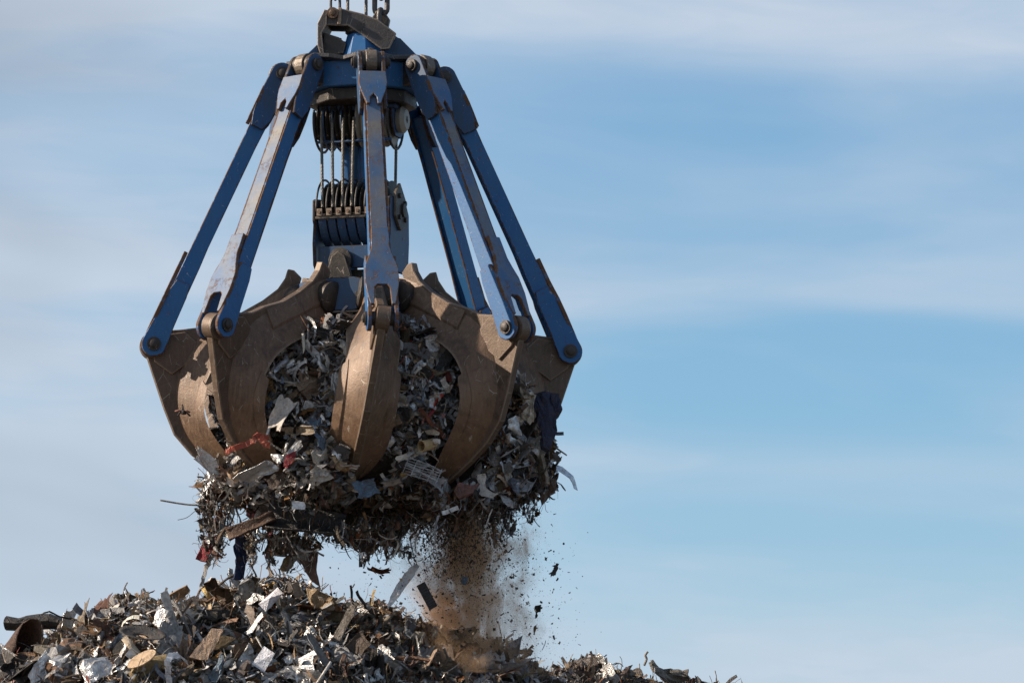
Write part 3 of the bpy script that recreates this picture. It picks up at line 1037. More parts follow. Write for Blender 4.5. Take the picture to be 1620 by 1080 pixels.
def p_sheet(n=7, m=7, aspect=1.0, folds=3, rag=0.12, jag=0.06, amax=1.3):
    gx_, gy_ = np.meshgrid(np.linspace(-.5, .5, n), np.linspace(-.5, .5, m))
    v = np.stack([gx_.ravel(), gy_.ravel() * 1.0, np.zeros(n * m)], 1)
    edge = (np.abs(np.abs(v[:, 0]) - .5) < 1e-6) | (np.abs(np.abs(v[:, 1]) - .5) < 1e-6)
    # torn outline: tapered ends, bites out of the sides
    th = np.arctan2(v[:, 1], v[:, 0])
    k1, k2, k3 = rng.uniform(0, 6.28, 3)
    bite = 1 - rag * (1.1 + np.sin(2 * th + k1) * .6 + np.sin(3 * th + k2) * .5 + np.sin(7 * th + k3) * .4)
    rr = np.maximum(np.abs(v[:, 0]), np.abs(v[:, 1])) * 2
    v[:, :2] *= (1 + (bite - 1) * rr ** 2)[:, None]
    v[edge, :2] *= (1 - rag * rng.random((edge.sum(), 1)))
    v[:, :2] += rng.normal(0, jag * .35, (n * m, 2))
    o1, o2 = rng.uniform(0, 99, 2)
    v[:, 2] += jag * 3.0 * (np.abs(vnoise(v[:, 0] * 3 + o1, v[:, 1] * 3 + o2, 77)) + .6 * np.abs(vnoise(v[:, 0] * 6 + o2, v[:, 1] * 6 + o1, 78)))
    v[:, 0] *= aspect ** .5
    v[:, 1] /= aspect ** .5
    v = fold(v, folds, amax)
    v += rng.normal(0, jag * .18, (n * m, 3))
    v -= v.mean(0)
    fs = []
    for j in range(m - 1):
        for i in range(n - 1):
            a = j * n + i
            fs.append((a, a + 1, a + n + 1, a + n) if rng.random() < .5 else (a + 1, a + n + 1, a + n, a))
    return v, tri(fs)


def p_strip(segs=9, width=0.09, curl=0.5):
    p = np.zeros(3); d = np.array([1.0, 0, 0]); w = np.array([0, 1.0, 0])
    pts = []
    dt = rng.normal(0, curl * .35, 3)
    for i in range(segs + 1):
        wd = width * rng.uniform(.6, 1.1)
        pts.append(p - w * wd / 2); pts.append(p + w * wd / 2)
        dt = dt * .7 + rng.normal(0, curl, 3) * .5
        if rng.random() < .15:
            dt += rng.normal(0, curl * 1.6, 3)
        d = d + dt; d /= np.linalg.norm(d)
        w = w - d * (w @ d) + rng.normal(0, curl * .3, 3); w -= d * (w @ d); w /= np.linalg.norm(w)
        p = p + d / segs
    v = np.array(pts); v -= v.mean(0)
    return v, tri([(2 * i, 2 * i + 1, 2 * i + 3, 2 * i + 2) for i in range(segs)])


def p_wire(segs=12, r=0.012, curl=0.5, sides=4):
    p = np.zeros(3); d = np.array([1.0, 0, 0]); dt = np.zeros(3)
    pts = []
    for i in range(segs + 1):
        pts.append(p.copy())
        dt = dt * .75 + rng.normal(0, curl, 3) * .45
        d = d + dt; d /= np.linalg.norm(d)
        p = p + d / segs
    m_ = tube([tuple(q_) for q_ in pts], r, sides)
    v = np.array(m_.v); v -= v.mean(0)
    return v, tri(m_.f)


def p_rod(r=0.03, sides=6, bend=0.1):
    pts = [(-.5, 0, 0), (-.2, rng.normal(0, bend), rng.normal(0, bend)), (.15, rng.normal(0, bend), rng.normal(0, bend)), (.5, rng.normal(0, bend), 0)]
    m_ = tube(pts, r, sides)
    return np.array(m_.v), tri(m_.f)


def p_pipe(r=0.09, n=12, crush=0.3):
    vs_, fs = [], []
    for ri, x in ((r, -.5), (r, 0), (r, .5), (r * .84, .5), (r * .84, 0), (r * .84, -.5)):
        cr = 1 - crush * rng.random()
        for i in range(n):
            t = 2 * math.pi * i / n
            vs_.append((x, ri * math.cos(t) * (2 - cr) ** .5, ri * math.sin(t) * cr))
    for j in range(6):
        for i in range(n):
            fs.append((j * n + i, j * n + (i + 1) % n, ((j + 1) % 6) * n + (i + 1) % n, ((j + 1) % 6) * n + i))
    return np.array(vs_), tri(fs)


def p_can(n=10, m=5):
    vs_, fs = [], []
    for j in range(m):
        for i in range(n):
            t = 2 * math.pi * i / n
            r = .28 * (1 + rng.normal(0, .16))
            vs_.append((-.4 + .8 * j / (m - 1) + rng.normal(0, .03), r * math.cos(t), r * math.sin(t) * .7))
    for j in range(m - 1):
        for i in range(n):
            fs.append((j * n + i, j * n + (i + 1) % n, (j + 1) * n + (i + 1) % n, (j + 1) * n + i))
    fs.append(tuple(range(n))); fs.append(tuple(range((m - 1) * n, m * n)))
    return np.array(vs_), tri(fs)


def p_plank(wd=.16, th=.05):
    m_ = MB()
    n = 6
    vs_, fs = [], []
    for i in range(n + 1):
        x = -.5 + i / n + (rng.normal(0, .05) if i in (0, n) else 0)
        w1, w2 = wd / 2 * rng.uniform(.75, 1), wd / 2 * rng.uniform(.75, 1)
        if i in (0, n):
            w1 *= rng.uniform(.2, 1); w2 *= rng.uniform(.1, .8)
        vs_ += [(x, -w1, -th / 2), (x, w2, -th / 2), (x + rng.normal(0, .02), w2, th / 2), (x, -w1, th / 2)]
    for i in range(n):
        for k in range(4):
            fs.append((4 * i + k, 4 * i + (k + 1) % 4, 4 * i + 4 + (k + 1) % 4, 4 * i + 4 + k))
    fs += [(0, 1, 2, 3), (4 * n, 4 * n + 1, 4 * n + 2, 4 * n + 3)]
    return np.array(vs_), tri(fs)


def p_chip():
    v = rng.normal(0, .28, (4, 3)); v[:, 2] *= .4
    return v, np.array([(0, 1, 2), (0, 2, 3), (0, 3, 1), (1, 3, 2)])


def p_channel():
    prof = [(-.08, .08), (-.08, 0), (.08, 0), (.08, .08)]
    n = 5
    vs_, fs = [], []
    for i in range(n + 1):
        b_ = rng.normal(0, .02, 2)
        for (y, z) in prof:
            vs_.append((-.5 + i / n, y + b_[0] + rng.normal(0, .012), z + b_[1] + rng.normal(0, .012)))
    for i in range(n):
        for k in range(3):
            fs.append((4 * i + k, 4 * i + k + 1, 4 * i + 5 + k, 4 * i + 4 + k))
    return np.array(vs_), tri(fs)


PROTO = {
    'sheet': [p_sheet(7, 7, rng.uniform(1.2, 4.5), int(rng.integers(2, 4)), .13, .05, 1.4) for _ in range(20)],
    'panel': [p_sheet(6, 6, rng.uniform(1, 2.2), int(rng.integers(1, 3)), .07, .02, .8) for _ in range(14)],
    'crumple': [p_sheet(9, 9, rng.uniform(1, 2.2), int(rng.integers(4, 7)), .12, .085, 1.9) for _ in range(18)],
    'strip': [p_strip(11, rng.uniform(.04, .16), rng.uniform(.12, .5)) for _ in range(20)],
    'wire': [p_wire(14, rng.uniform(.006, .013), rng.uniform(.25, .8)) for _ in range(18)],
    'rod': [p_rod(rng.uniform(.012, .03), 6, .06) for _ in range(6)],
    'pipe': [p_pipe(rng.uniform(.07, .12)) for _ in range(5)],
    'can': [p_can() for _ in range(6)],
    'plank': [p_plank(rng.uniform(.12, .25), rng.uniform(.03, .06)) for _ in range(6)],
    'channel': [p_channel() for _ in range(5)],
    'chip': [p_sheet(3, 3, rng.uniform(1, 2.5), 1, .15, .08, 1.2) for _ in range(10)],
}


PROTO_S = {
    'sheet': [p_sheet(5, 5, rng.uniform(1.2, 5), int(rng.integers(2, 4)), .14, .06, 1.5) for _ in range(24)],
    'panel': [p_sheet(4, 4, rng.uniform(1, 2.4), int(rng.integers(1, 3)), .08, .03, .9) for _ in range(12)],
    'crumple': [p_sheet(7, 7, rng.uniform(1, 2.4), int(rng.integers(4, 7)), .13, .09, 1.9) for _ in range(20)],
    'strip': [p_strip(8, rng.uniform(.03, .13), rng.uniform(.12, .55)) for _ in range(24)],
    'wire': [p_wire(9, rng.uniform(.005, .012), rng.uniform(.25, .9), 3) for _ in range(24)],
    'rod': [p_rod(rng.uniform(.010, .022), 4, .06) for _ in range(6)],
    'pipe': PROTO['pipe'], 'can': PROTO['can'], 'plank': PROTO['plank'], 'channel': PROTO['channel'], 'chip': PROTO['chip'],
}


def rand_rot(nrm=None, spread=1.0):
    """random rotation; with nrm the piece lies roughly in the plane across nrm"""
    qv = rng.normal(0, 1, 4); qv /= np.linalg.norm(qv)
    w, x, y, z = qv
    R = np.array([[1 - 2 * (y * y + z * z), 2 * (x * y - z * w), 2 * (x * z + y * w)], [2 * (x * y + z * w), 1 - 2 * (x * x + z * z), 2 * (y * z - x * w)], [2 * (x * z - y * w), 2 * (y * z + x * w), 1 - 2 * (x * x + y * y)]])
    if nrm is None:
        return R
    n = np.array(nrm, float) + rng.normal(0, spread * .6, 3)
    n /= np.linalg.norm(n)
    a = rng.normal(0, 1, 3); a -= n * (a @ n); a /= np.linalg.norm(a)
    return np.stack([a, np.cross(n, a), n], 1)


class Stuff:
    def __init__(self):
        self.v, self.f, self.m, self.n = [], [], [], 0
        self.mats = []

    def add(self, proto, R, size, pos, mat):
        v, f = proto
        if mat not in self.mats:
            self.mats.append(mat)
        self.v.append((v * size) @ R.T + pos)
        self.f.append(f + self.n)
        self.m.append(np.full(len(f), self.mats.index(mat), np.int32))
        self.n += len(v)

    def build(self, name, label):
        V = np.concatenate(self.v).astype(np.float32)
        F = np.concatenate(self.f).astype(np.int32)
        me = bpy.data.meshes.new(name)
        me.vertices.add(len(V)); me.vertices.foreach_set("co", V.ravel())
        me.loops.add(len(F) * 3); me.loops.foreach_set("vertex_index", F.ravel())
        me.polygons.add(len(F))
        me.polygons.foreach_set("loop_start", np.arange(0, len(F) * 3, 3, dtype=np.int32))
        for k in self.mats:
            me.materials.append(M[k])
        me.polygons.foreach_set("material_index", np.concatenate(self.m))
        me.update(calc_edges=True)
        me.validate()
        o = link(name, me)
        tag(o, label, name.replace('_', ' '), kind='stuff')
        return o


MESHES = {}


def proto_mesh(kind, i, mat):
    key = (kind, i, mat)
    if key not in MESHES:
        v, f = PROTO[kind][i]
        me = bpy.data.meshes.new(kind)
        me.from_pydata(v.tolist(), [], f.tolist())
        me.materials.append(M[mat])
        MESHES[key] = me
    return MESHES[key]


KIND_NAME = {'sheet': 'scrap_sheet', 'panel': 'scrap_plate', 'crumple': 'crumpled_sheet', 'strip': 'metal_strip', 'wire': 'scrap_wire', 'rod': 'scrap_rod', 'pipe': 'pipe_piece', 'can': 'crushed_can', 'plank': 'wood_plank', 'channel': 'metal_channel'}
KIND_WORD = {'sheet': 'bent sheet', 'panel': 'flat plate', 'crumple': 'crumpled sheet', 'strip': 'twisted strip', 'wire': 'curled wire', 'rod': 'thin rod', 'pipe': 'pipe piece', 'can': 'crushed can', 'plank': 'splintered plank', 'channel': 'bent channel'}
KIND_CAT = {'sheet': 'sheet', 'panel': 'plate', 'crumple': 'sheet', 'strip': 'strip', 'wire': 'wire', 'rod': 'rod', 'pipe': 'pipe', 'can': 'can', 'plank': 'plank', 'channel': 'channel'}
COL_WORD = {'silver': 'shiny silver', 'grey': 'grey', 'darkgrey': 'dark grey', 'black': 'black', 'rust': 'rusty', 'brown': 'brown', 'tan': 'tan', 'pale_s': 'pale', 'bluegrey': 'blue-grey', 'wirered': 'reddish', 'red': 'red', 'wood': 'weathered wooden', 'white': 'white', 'darkred': 'dark red', 'orange': 'orange', 'earth': 'dirt brown'}


def piece(kind, mat, pos, R, size, label=None, group=None, stretch=(1, 1, 1), thick=True):
    i = int(rng.integers(len(PROTO[kind])))
    o = bpy.data.objects.new(KIND_NAME[kind], proto_mesh(kind, i, mat))
    COL.objects.link(o)
    mt = Matrix([list(R[0]) + [pos[0]], list(R[1]) + [pos[1]], list(R[2]) + [pos[2]], [0, 0, 0, 1]])
    o.matrix_world = mt @ Matrix.Diagonal((size * stretch[0], size * stretch[1], size * stretch[2], 1))
    if thick and kind in ('sheet', 'panel', 'crumple', 'strip', 'channel'):
        md = o.modifiers.new("gauge", 'SOLIDIFY')
        md.thickness = 0.004 / size
        md.offset = 0
    tag(o, label, KIND_CAT[kind], group)
    return o


def pick(d):
    return random.choices(list(d), list(d.values()))[0]


MIX_KIND = {'sheet': 4.0, 'panel': .8, 'crumple': 4.5, 'strip': 7.5, 'wire': 7.5, 'rod': .8, 'pipe': .25, 'can': .4, 'plank': .4, 'channel': .7, 'chip': 3}
MIX_LIT = {'grey': 4.5, 'silver': 5.5, 'brown': 5.0, 'darkgrey': 2.8, 'tan': 2.8, 'pale_s': 1.4, 'rust': 1.6, 'black': 1.2, 'bluegrey': 1.0, 'wirered': .35, 'red': .06}
MIX_LOAD = {'grey': 5.5, 'silver': 9.5, 'brown': 3.4, 'darkgrey': 2.2, 'tan': 1.8, 'pale_s': 2.4, 'rust': 1.8, 'black': 3, 'bluegrey': 1.4, 'wirered': .5, 'red': .10}


def mat_for(kind, mix):
    if kind == 'wire':
        return pick({'darkgrey': 3, 'brown': 3, 'rust': 2, 'grey': 2, 'wirered': .8, 'black': 1.5, 'tan': 2.4, 'pale_s': 1.0})
    if kind == 'plank':
        return 'wood'
    return pick(mix)


SIZE = {'sheet': (.09, .32), 'panel': (.08, .26), 'crumple': (.10, .38), 'strip': (.2, .65), 'wire': (.2, .7), 'rod': (.2, .6), 'pipe': (.15, .32), 'can': (.10, .18), 'plank': (.25, .6), 'channel': (.2, .5), 'chip': (.04, .10)}

# ---------------- scrap on the heap
PLACES = []     # (world point, words) named neighbours used in labels


def heap_normal(x, y):
    e = 0.05
    return np.array([-(float(heap_h(x + e, y)) - float(heap_h(x - e, y))) / (2 * e), -(float(heap_h(x, y + e)) - float(heap_h(x, y - e))) / (2 * e), 1.0])


heap_stuff = Stuff()
NH = 21000
px_s = rng.uniform(-120, 1230, NH)
dd_s = rng.uniform(-1.0, 3.0, NH)
keep = ~((px_s > 880) & (rng.random(NH) < 0.45))
x_s = (px_s - 810) * 55.5 * S / DIST
y_s = crest_y(px_s) - dd_s
z_s = heap_h(x_s, y_s)
for x, y, z, ok, p_ in zip(x_s, y_s, z_s, keep, px_s):
    if not ok:
        continue
    kind = pick(MIX_KIND)
    mix = MIX_LIT if p_ < 480 else MIX_LOAD
    if p_ > 850:
        mix = {'brown': 5, 'darkgrey': 3, 'rust': 2, 'earth': 4, 'tan': .6, 'grey': 1.2}
    mat = mat_for(kind, mix)
    lo, hi = SIZE[kind]
    size = lo + (hi - lo) * rng.random() ** 1.8
    size *= .60 if kind not in ('wire', 'strip', 'rod') else .84
    nrm = np.array([0, -.55, .8])
    R = rand_rot(nrm, 1.1)
    pos = np.array([x, y, z]) + nrm * rng.uniform(-.03, .10)
    heap_stuff.add(PROTO_S[kind][int(rng.integers(len(PROTO_S[kind])))], R, size, pos, mat)
# fine litter filling the gaps
LPX = rng.uniform(-120, 1230, 9000)
LY = crest_y(LPX) - rng.uniform(-.5, 2.6, 9000)
LX = (LPX - 810) * 55.5 * S / DIST
LZ = heap_h(LX, LY)
for x, y, z in zip(LX, LY, LZ):
    kind = 'chip' if rng.random() < .55 else ('strip' if rng.random() < .5 else 'wire')
    heap_stuff.add(PROTO_S[kind][int(rng.integers(len(PROTO_S[kind])))], rand_rot(), rng.uniform(.03, .08) if kind == 'chip' else rng.uniform(.08, .2), np.array([x, y, z + rng.uniform(0, .1)]), pick({'brown': 4, 'grey': 2, 'darkgrey': 2, 'tan': 2, 'pale_s': 1.4, 'rust': 1.5, 'silver': 1}))
heap_stuff.build('scrap_litter', 'dense tangle of small mixed metal scrap covering the heap')


def img_R(ax_deg, tilt=0.0, spin=0.0):
    """rotation whose local x lies at ax_deg in the picture (0 right, 90 up), face turned to the camera; tilt about that axis, spin about up"""
    a = math.radians(ax_deg)
    r_ = np.array([1.0, 0, 0]); u_ = np.array(UPV); f_ = -np.array(FWD)
    x = r_ * math.cos(a) + u_ * math.sin(a)
    y = -r_ * math.sin(a) + u_ * math.cos(a)
    z = f_
    t = math.radians(tilt)
    y2 = y * math.cos(t) + z * math.sin(t)
    z2 = -y * math.sin(t) + z * math.cos(t)
    s_ = math.radians(spin)
    x3 = x * math.cos(s_) + z2 * math.sin(s_)
    z3 = np.cross(x3, y2)
    return np.stack([x3, y2, z3], 1)


def hero(name, mesh_pd, mat, pos, R, scale, label, cat, group=None, thick=0.004, smooth=False):
    v, f = mesh_pd
    me = bpy.data.meshes.new(name)
    me.from_pydata((np.array(v) * np.array(scale)).tolist(), [], [tuple(int(i) for i in q_) for q_ in f])
    me.materials.append(M[mat])
    if smooth:
        me.polygons.foreach_set("use_smooth", [True] * len(me.polygons))
    o = bpy.data.objects.new(name, me)
    COL.objects.link(o)
    o.matrix_world = Matrix([list(R[0]) + [pos[0]], list(R[1]) + [pos[1]], list(R[2]) + [pos[2]], [0, 0, 0, 1]])
    if thick:
        md = o.modifiers.new("gauge", 'SOLIDIFY')
        md.thickness = thick
        md.offset = 0
    tag(o, label, cat, group)
    return o


def curve_thing(name, pix, Y, r, mat, label, cat, group=None, sides=8, hand=None):
    """a bar, hose or wire through picture points, each with its own depth"""
    pts = []
    for i, p in enumerate(pix):
        yy = p[2] if len(p) > 2 else 0
        pts.append(at(p[0], p[1], Y + yy))
    # smooth
    P = np.array(pts)
    if len(P) > 2:
        out = []
        for i in range(len(P) - 1):
            p0, p1, p2, p3 = P[max(i - 1, 0)], P[i], P[i + 1], P[min(i + 2, len(P) - 1)]
            for f in np.linspace(0, 1, 6)[:-1]:
                out.append(0.5 * (2 * p1 + (-p0 + p2) * f + (2 * p0 - 5 * p1 + 4 * p2 - p3) * f * f + (-p0 + 3 * p1 - 3 * p2 + p3) * f ** 3))
        out.append(P[-1])
        P = np.array(out)
    base = P.mean(0)
    rr = list(np.interp(np.linspace(0, 1, len(P)), np.linspace(0, 1, len(r)), r)) if isinstance(r, (list, tuple)) else r
    m_ = tube([tuple(q_ - base) for q_ in P], rr, sides)
    o = link(name, m_.mesh(name, M[mat], 1.0, True), loc=tuple(base))
    tag(o, label, cat, group)
    return o


def ribbon_thing(name, pix, Y, width, mat, label, cat, group=None, twist=0.3, thick=0.006):
    """flat bar or cloth strip through picture points"""
    P = np.array([at(p[0], p[1], Y + (p[2] if len(p) > 2 else 0)) for p in pix])
    t = np.linspace(0, len(P) - 1, (len(P) - 1) * 4 + 1)
    Q = np.stack([np.interp(t, np.arange(len(P)), P[:, k]) for k in range(3)], 1)
    Q += rng.normal(0, .004, Q.shape)
    base = Q.mean(0)
    vs_, fs = [], []
    f_ = np.array(FWD)
    for i in range(len(Q)):
        d = Q[min(i + 1, len(Q) - 1)] - Q[max(i - 1, 0)]; d /= np.linalg.norm(d)
        a = np.cross(d, f_); a /= np.linalg.norm(a)
        th = twist * math.sin(i * 0.9 + len(Q))
        a = a * math.cos(th) + np.cross(d, a) * math.sin(th)
        w = np.interp(i / (len(Q) - 1), np.linspace(0, 1, len(width)), width) if isinstance(width, (list, tuple)) else width
        vs_ += [tuple(Q[i] - base - a * w / 2), tuple(Q[i] - base + a * w / 2)]
    fs = [(2 * i, 2 * i + 1, 2 * i + 3, 2 * i + 2) for i in range(len(Q) - 1)]
    m_ = MB(); m_.add(vs_, fs)
    o = link(name, m_.mesh(name, M[mat]), loc=tuple(base))
    md = o.modifiers.new("gauge", 'SOLIDIFY'); md.thickness = thick; md.offset = 0
    tag(o, label, cat, group)
    return o


def outline_plate(name, pix, Y, mat, label, cat, tilt_y=0.0, thick=0.02, group=None, wob=0.0):
    """plate with an outline, standing at its own depth, leaning by tilt_y metres per metre of height"""
    pts = [np.array(at(p[0], p[1], Y)) for p in pix]
    c = np.mean(pts, 0)
    vs_ = []
    for p in pts:
        q_ = p - c
        vs_.append((q_[0], q_[1] + tilt_y * q_[2] + rng.normal(0, wob), q_[2]))
    me = bpy.data.meshes.new(name)
    bm = bmesh.new()
    bm.faces.new([bm.verts.new(p) for p in vs_])
    bmesh.ops.triangulate(bm, faces=bm.faces)
    for _ in range(2):
        bmesh.ops.subdivide_edges(bm, edges=bm.edges, cuts=1, use_grid_fill=True)
    o1 = rng.uniform(0, 90)
    for v_ in bm.verts:
        x_, y_, z_ = v_.co
        amp = .02 + wob * 2.2
        v_.co.y += amp * float(vnoise(x_ * 9 + o1, z_ * 5, 5) + .6 * vnoise(x_ * 22, z_ * 13 + o1, 6))
        v_.co.x += .02 * float(vnoise(x_ * 30 + o1, z_ * 30, 15))
        v_.co.z += .02 * float(vnoise(x_ * 30, z_ * 30 + o1, 16))
    bm.to_mesh(me)
    bm.free()
    me.materials.append(M[mat])
    o = link(name, me, loc=tuple(c))
    md = o.modifiers.new("gauge", 'SOLIDIFY'); md.thickness = thick; md.offset = 0
    tag(o, label, cat, group)
    return o


def YH(px, py, out=0.06):
    return heap_hit(px, py).y - out - .36


# named pieces on the heap ------------------------------------------------
def heap_heroes():
    pl = PLACES

    def put(o, words):
        bpy.context.view_layer.update()
        pl.append((np.array(o.matrix_world.translation), words))
        return o
    # crushed black duct at the far left
    yb = 55.1
    v, f = [], []
    prof = [(10, 986, 16), (30, 987, 15), (42, 985, 17), (60, 984, 19), (80, 983, 19), (95, 986, 17), (110, 993, 14), (124, 1003, 12)]
    n = 12
    for i, (x, y, hgt) in enumerate(prof):
        c = np.array(at(x, y, yb))
        for k in range(n):
            t = 2 * math.pi * k / n
            rr = 1 + rng.normal(0, .12)
            v.append(c + np.array([0.02 * math.cos(t), .09 * math.cos(t) * rr, hgt * S * .62 * math.sin(t) * rr]))
    for i in range(len(prof) - 1):
        for k in range(n):
            f.append((i * n + k, i * n + (k + 1) % n, (i + 1) * n + (k + 1) % n, (i + 1) * n + k))
    v = np.array(v); c = v.mean(0)
    put(hero('crushed_duct', (v - c, f), 'black', c, np.eye(3), 1, 'flattened black tube jutting left from the top left of the heap', 'tube', thick=.008), 'the flattened black tube')
    # rusty drum-like shell at the left edge
    v, f = [], []
    na, nb = 14, 8
    c0 = np.array(at(28, 1040, 54.8))
    for i in range(na):
        for j in range(nb):
            a = math.radians(-30 + 215 * i / (na - 1)); s_ = (j / (nb - 1) - .5)
            rr = .20 * (1 + rng.normal(0, .04)) * (1 - .5 * abs(s_) ** 2)
            p = np.array([math.cos(a) * rr * .75, s_ * .3, math.sin(a) * rr])
            ang = math.radians(-38)
            p = np.array([p[0] * math.cos(ang) + p[2] * -math.sin(ang) * -1 * 0 + p[0] * 0 - s_ * .20, p[1], p[2] * 1.0 - s_ * .22 + p[0] * .35])
            v.append(p)
    for i in range(na - 1):
        for j in range(nb - 1):
            a = i * nb + j
            f.append((a, a + 1, a + nb + 1, a + nb))
    put(hero('rusty_shell', (v, f), 'darkrust', c0, np.eye(3), 1.25, 'rusty brown curved shell at the left edge of the heap', 'shell', smooth=True, thick=.01), 'the rusty shell')
    put(ribbon_thing('flying_strap', [(62, 972), (78, 966, -.05), (95, 975), (112, 978, .1), (136, 984)], 54.7, .016, 'black', 'thin black strap curling over the flattened black tube', 'strap'), 'the black strap')
    # dish shaped grey lid
    v, f = [], []
    c0 = np.array(at(226, 1000, YH(226, 1000, .16)))
    na, nb = 20, 5
    for j in range(nb):
        r = .225 * (1 - j / (nb) * .9)
        for i in range(na):
            t = 2 * math.pi * i / na
            v.append((r * math.cos(t), r * math.sin(t) * .62, -.05 * (j / nb) ** .7))
    for j in range(nb - 1):
        for i in range(na):
            f.append((j * na + i, j * na + (i + 1) % na, (j + 1) * na + (i + 1) % na, (j + 1) * na + i))
    put(hero('grey_dish', (v, f), 'darkgrey', c0, img_R(-8, -68), 1, 'shallow dark grey oval dish lying on the left slope', 'dish', smooth=True, thick=.008), 'the oval dish')
    put(hero('speckled_sheet', p_sheet(6, 6, 1, 3, .1, .04, .6), 'silver', at(253, 975, YH(253, 975, .16)), img_R(70, -25), (.19, .13, .1), 'bright speckled silver sheet standing above the grey dish', 'sheet'), 'the speckled silver sheet')
    put(outline_plate('dark_board', [(244, 954), (262, 942), (297, 926), (300, 934), (288, 948), (262, 956)], YH(270, 945, .12), 'brown', 'dark brown board on the heap crest left of the yellow sleeve', 'board', -.5, .03), 'the dark board')
    put(curve_thing('yellow_sleeve', [(322, 930), (334, 948)], YH(330, 945, .22), .027, 'yellow', 'yellow plastic sleeve on the heap crest', 'sleeve'), 'the yellow sleeve')
    put(curve_thing('loop_hose', [(352, 929, .1), (330, 924, .03), (316, 934), (313, 950), (325, 952, -.06), (342, 944, -.1), (338, 955, -.12), (360, 968, -.1)], YH(330, 945, .22), .012, 'rust', 'thin brown hose looped round the yellow sleeve', 'hose'), 'the looped hose')
    put(curve_thing('bent_rod', [(345, 927), (358, 916, -.1), (372, 908, -.1)], 55.1, .012, 'darkgrey', 'thin dark rod rising from the heap crest under the navy cloth', 'rod'), 'the dark rod')
    put(curve_thing('arched_hose', [(418, 922), (430, 916), (443, 922), (448, 936)], 55.2, .014, 'bluegrey', 'small grey hose arched over the heap crest', 'hose'), 'the arched hose')
    put(hero('white_card', (np.array([(-.5, -.5, 0), (.5, -.5, 0.02), (.5, .5, 0), (-.5, .5, .03), (0, 0, .02)]), [(0, 1, 4), (1, 2, 4), (2, 3, 4), (3, 0, 4)]), 'lilac', at(418, 1042, YH(418, 1042, .2)), img_R(58, -18), (.20, .135, 1), 'clean white rectangular card low on the heap front', 'card', thick=.003), 'the white card')
    put(hero('white_card', (np.array([(-.5, -.5, 0), (.5, -.5, 0.02), (.5, .5, 0), (-.5, .5, .03), (0, 0, .05)]), [(0, 1, 4), (1, 2, 4), (2, 3, 4), (3, 0, 4)]), 'lilac', at(430, 948, YH(430, 948, .2)), img_R(44, -30), (.24, .10, 1), 'narrow white card leaning near the heap crest', 'card', thick=.003), 'the narrow white card')
    put(outline_plate('tan_board', [(300, 1040), (318, 1014), (335, 994), (353, 994), (346, 1012), (328, 1044), (318, 1046)], YH(328, 1018, .22), 'tan', 'tan brown board lying on the heap front', 'board', .35, .02), 'the tan board')
    put(outline_plate('brown_board', [(333, 1030), (342, 1010), (356, 1004), (372, 1010), (358, 1024)], YH(350, 1018, .20), 'brown', 'olive brown panel leaning beside the tan board', 'panel', .5, .02), 'the olive panel')
    put(outline_plate('cardboard_flap', [(485, 929), (501, 932), (527, 944), (531, 954), (521, 966), (500, 962), (488, 952)], 54.9, 'tan', 'torn brown cardboard flap on the right end of the heap crest', 'cardboard', .5, .02, wob=.02), 'the cardboard flap')
    put(hero('white_curl', p_sheet(6, 6, 1, 2, .05, .02, 1.0), 'pale_s', at(470, 934, 55.1), img_R(110, 10, 30), (.19, .09, .1), 'pale curled sheet standing on the crest left of the cardboard flap', 'sheet'), 'the pale curled sheet')
    # ribbed grey plank
    R = img_R(62, -15)
    put(hero('ribbed_plank', p_plank(.17, .05), 'wood', at(543, 990, YH(543, 990, .2)), R, (.40, .55, .5), 'weathered grey plank leaning on the right half of the heap', 'plank', thick=0), 'the grey plank')
    put(hero('torn_sheet', p_sheet(7, 7, 1.1, 2, .1, .03, .5), 'brown', at(566, 1022, YH(566, 1022, .16)), img_R(40, -20), (.28, .24, .25), 'large dull brown torn panel below the grey plank', 'panel'), 'the torn brown panel')
    put(hero('blue_sheet', p_sheet(7, 7, 1.3, 3, .08, .035, .6), 'bluegrey', at(668, 992, YH(668, 996, .16)), img_R(-10, -40), (.33, .20, .25), 'large blue-grey sheet on the right shoulder of the heap', 'sheet'), 'the blue-grey sheet')
    o = link('orange_box', box(-.08, .08, -.07, .07, -.06, .06).mesh('orange_box', M['orange'], 1), loc=tuple(at(765, 1027, YH(765, 1034, .08))), rot=(.3, -.5, .5), bev=.006)
    put(tag(o, 'small orange box below the falling dust', 'box'), 'the orange box')
    put(hero('splintered_timber', p_plank(.2, .1), 'wood', at(925, 1049, 57.3), img_R(14, -20), (.36, .6, .6), 'splintered timber beam at the foot of the dust cloud', 'timber', thick=0), 'the splintered timber')
    put(hero('splintered_timber', p_plank(.2, .12), 'brown', at(1000, 1068, 58.1), img_R(20, -20), (.26, .55, .6), 'short brown timber end right of the long splintered beam', 'timber', thick=0), 'the short timber')
    put(hero('torn_stump', p_sheet(10, 8, 2.2, 4, .16, .10, 1.2), 'wood', at(1055, 1066, 58.9), img_R(-8, -20), (.36, .36, .36), 'torn pale wooden stump at the right end of the heap', 'stump', thick=.03), 'the torn stump')
    put(curve_thing('dry_twig', [(1019, 1052), (1023, 1042), (1021, 1036), (1025, 1030)], 58.9, .012, 'wood', 'dry twig sticking up beside the torn stump', 'twig'), 'the dry twig')
    put(curve_thing('loose_splinter', [(1100, 1074), (1120, 1082)], 59.1, .012, 'darkgrey', 'dark splinter beyond the torn stump', 'splinter'), 'the dark splinter')
    put(ribbon_thing('white_strip', [(858, 1068), (880, 1072), (897, 1076)], 56.1, .03, 'white', 'small white strip at the foot of the dust cloud', 'strip'), 'the small white strip')
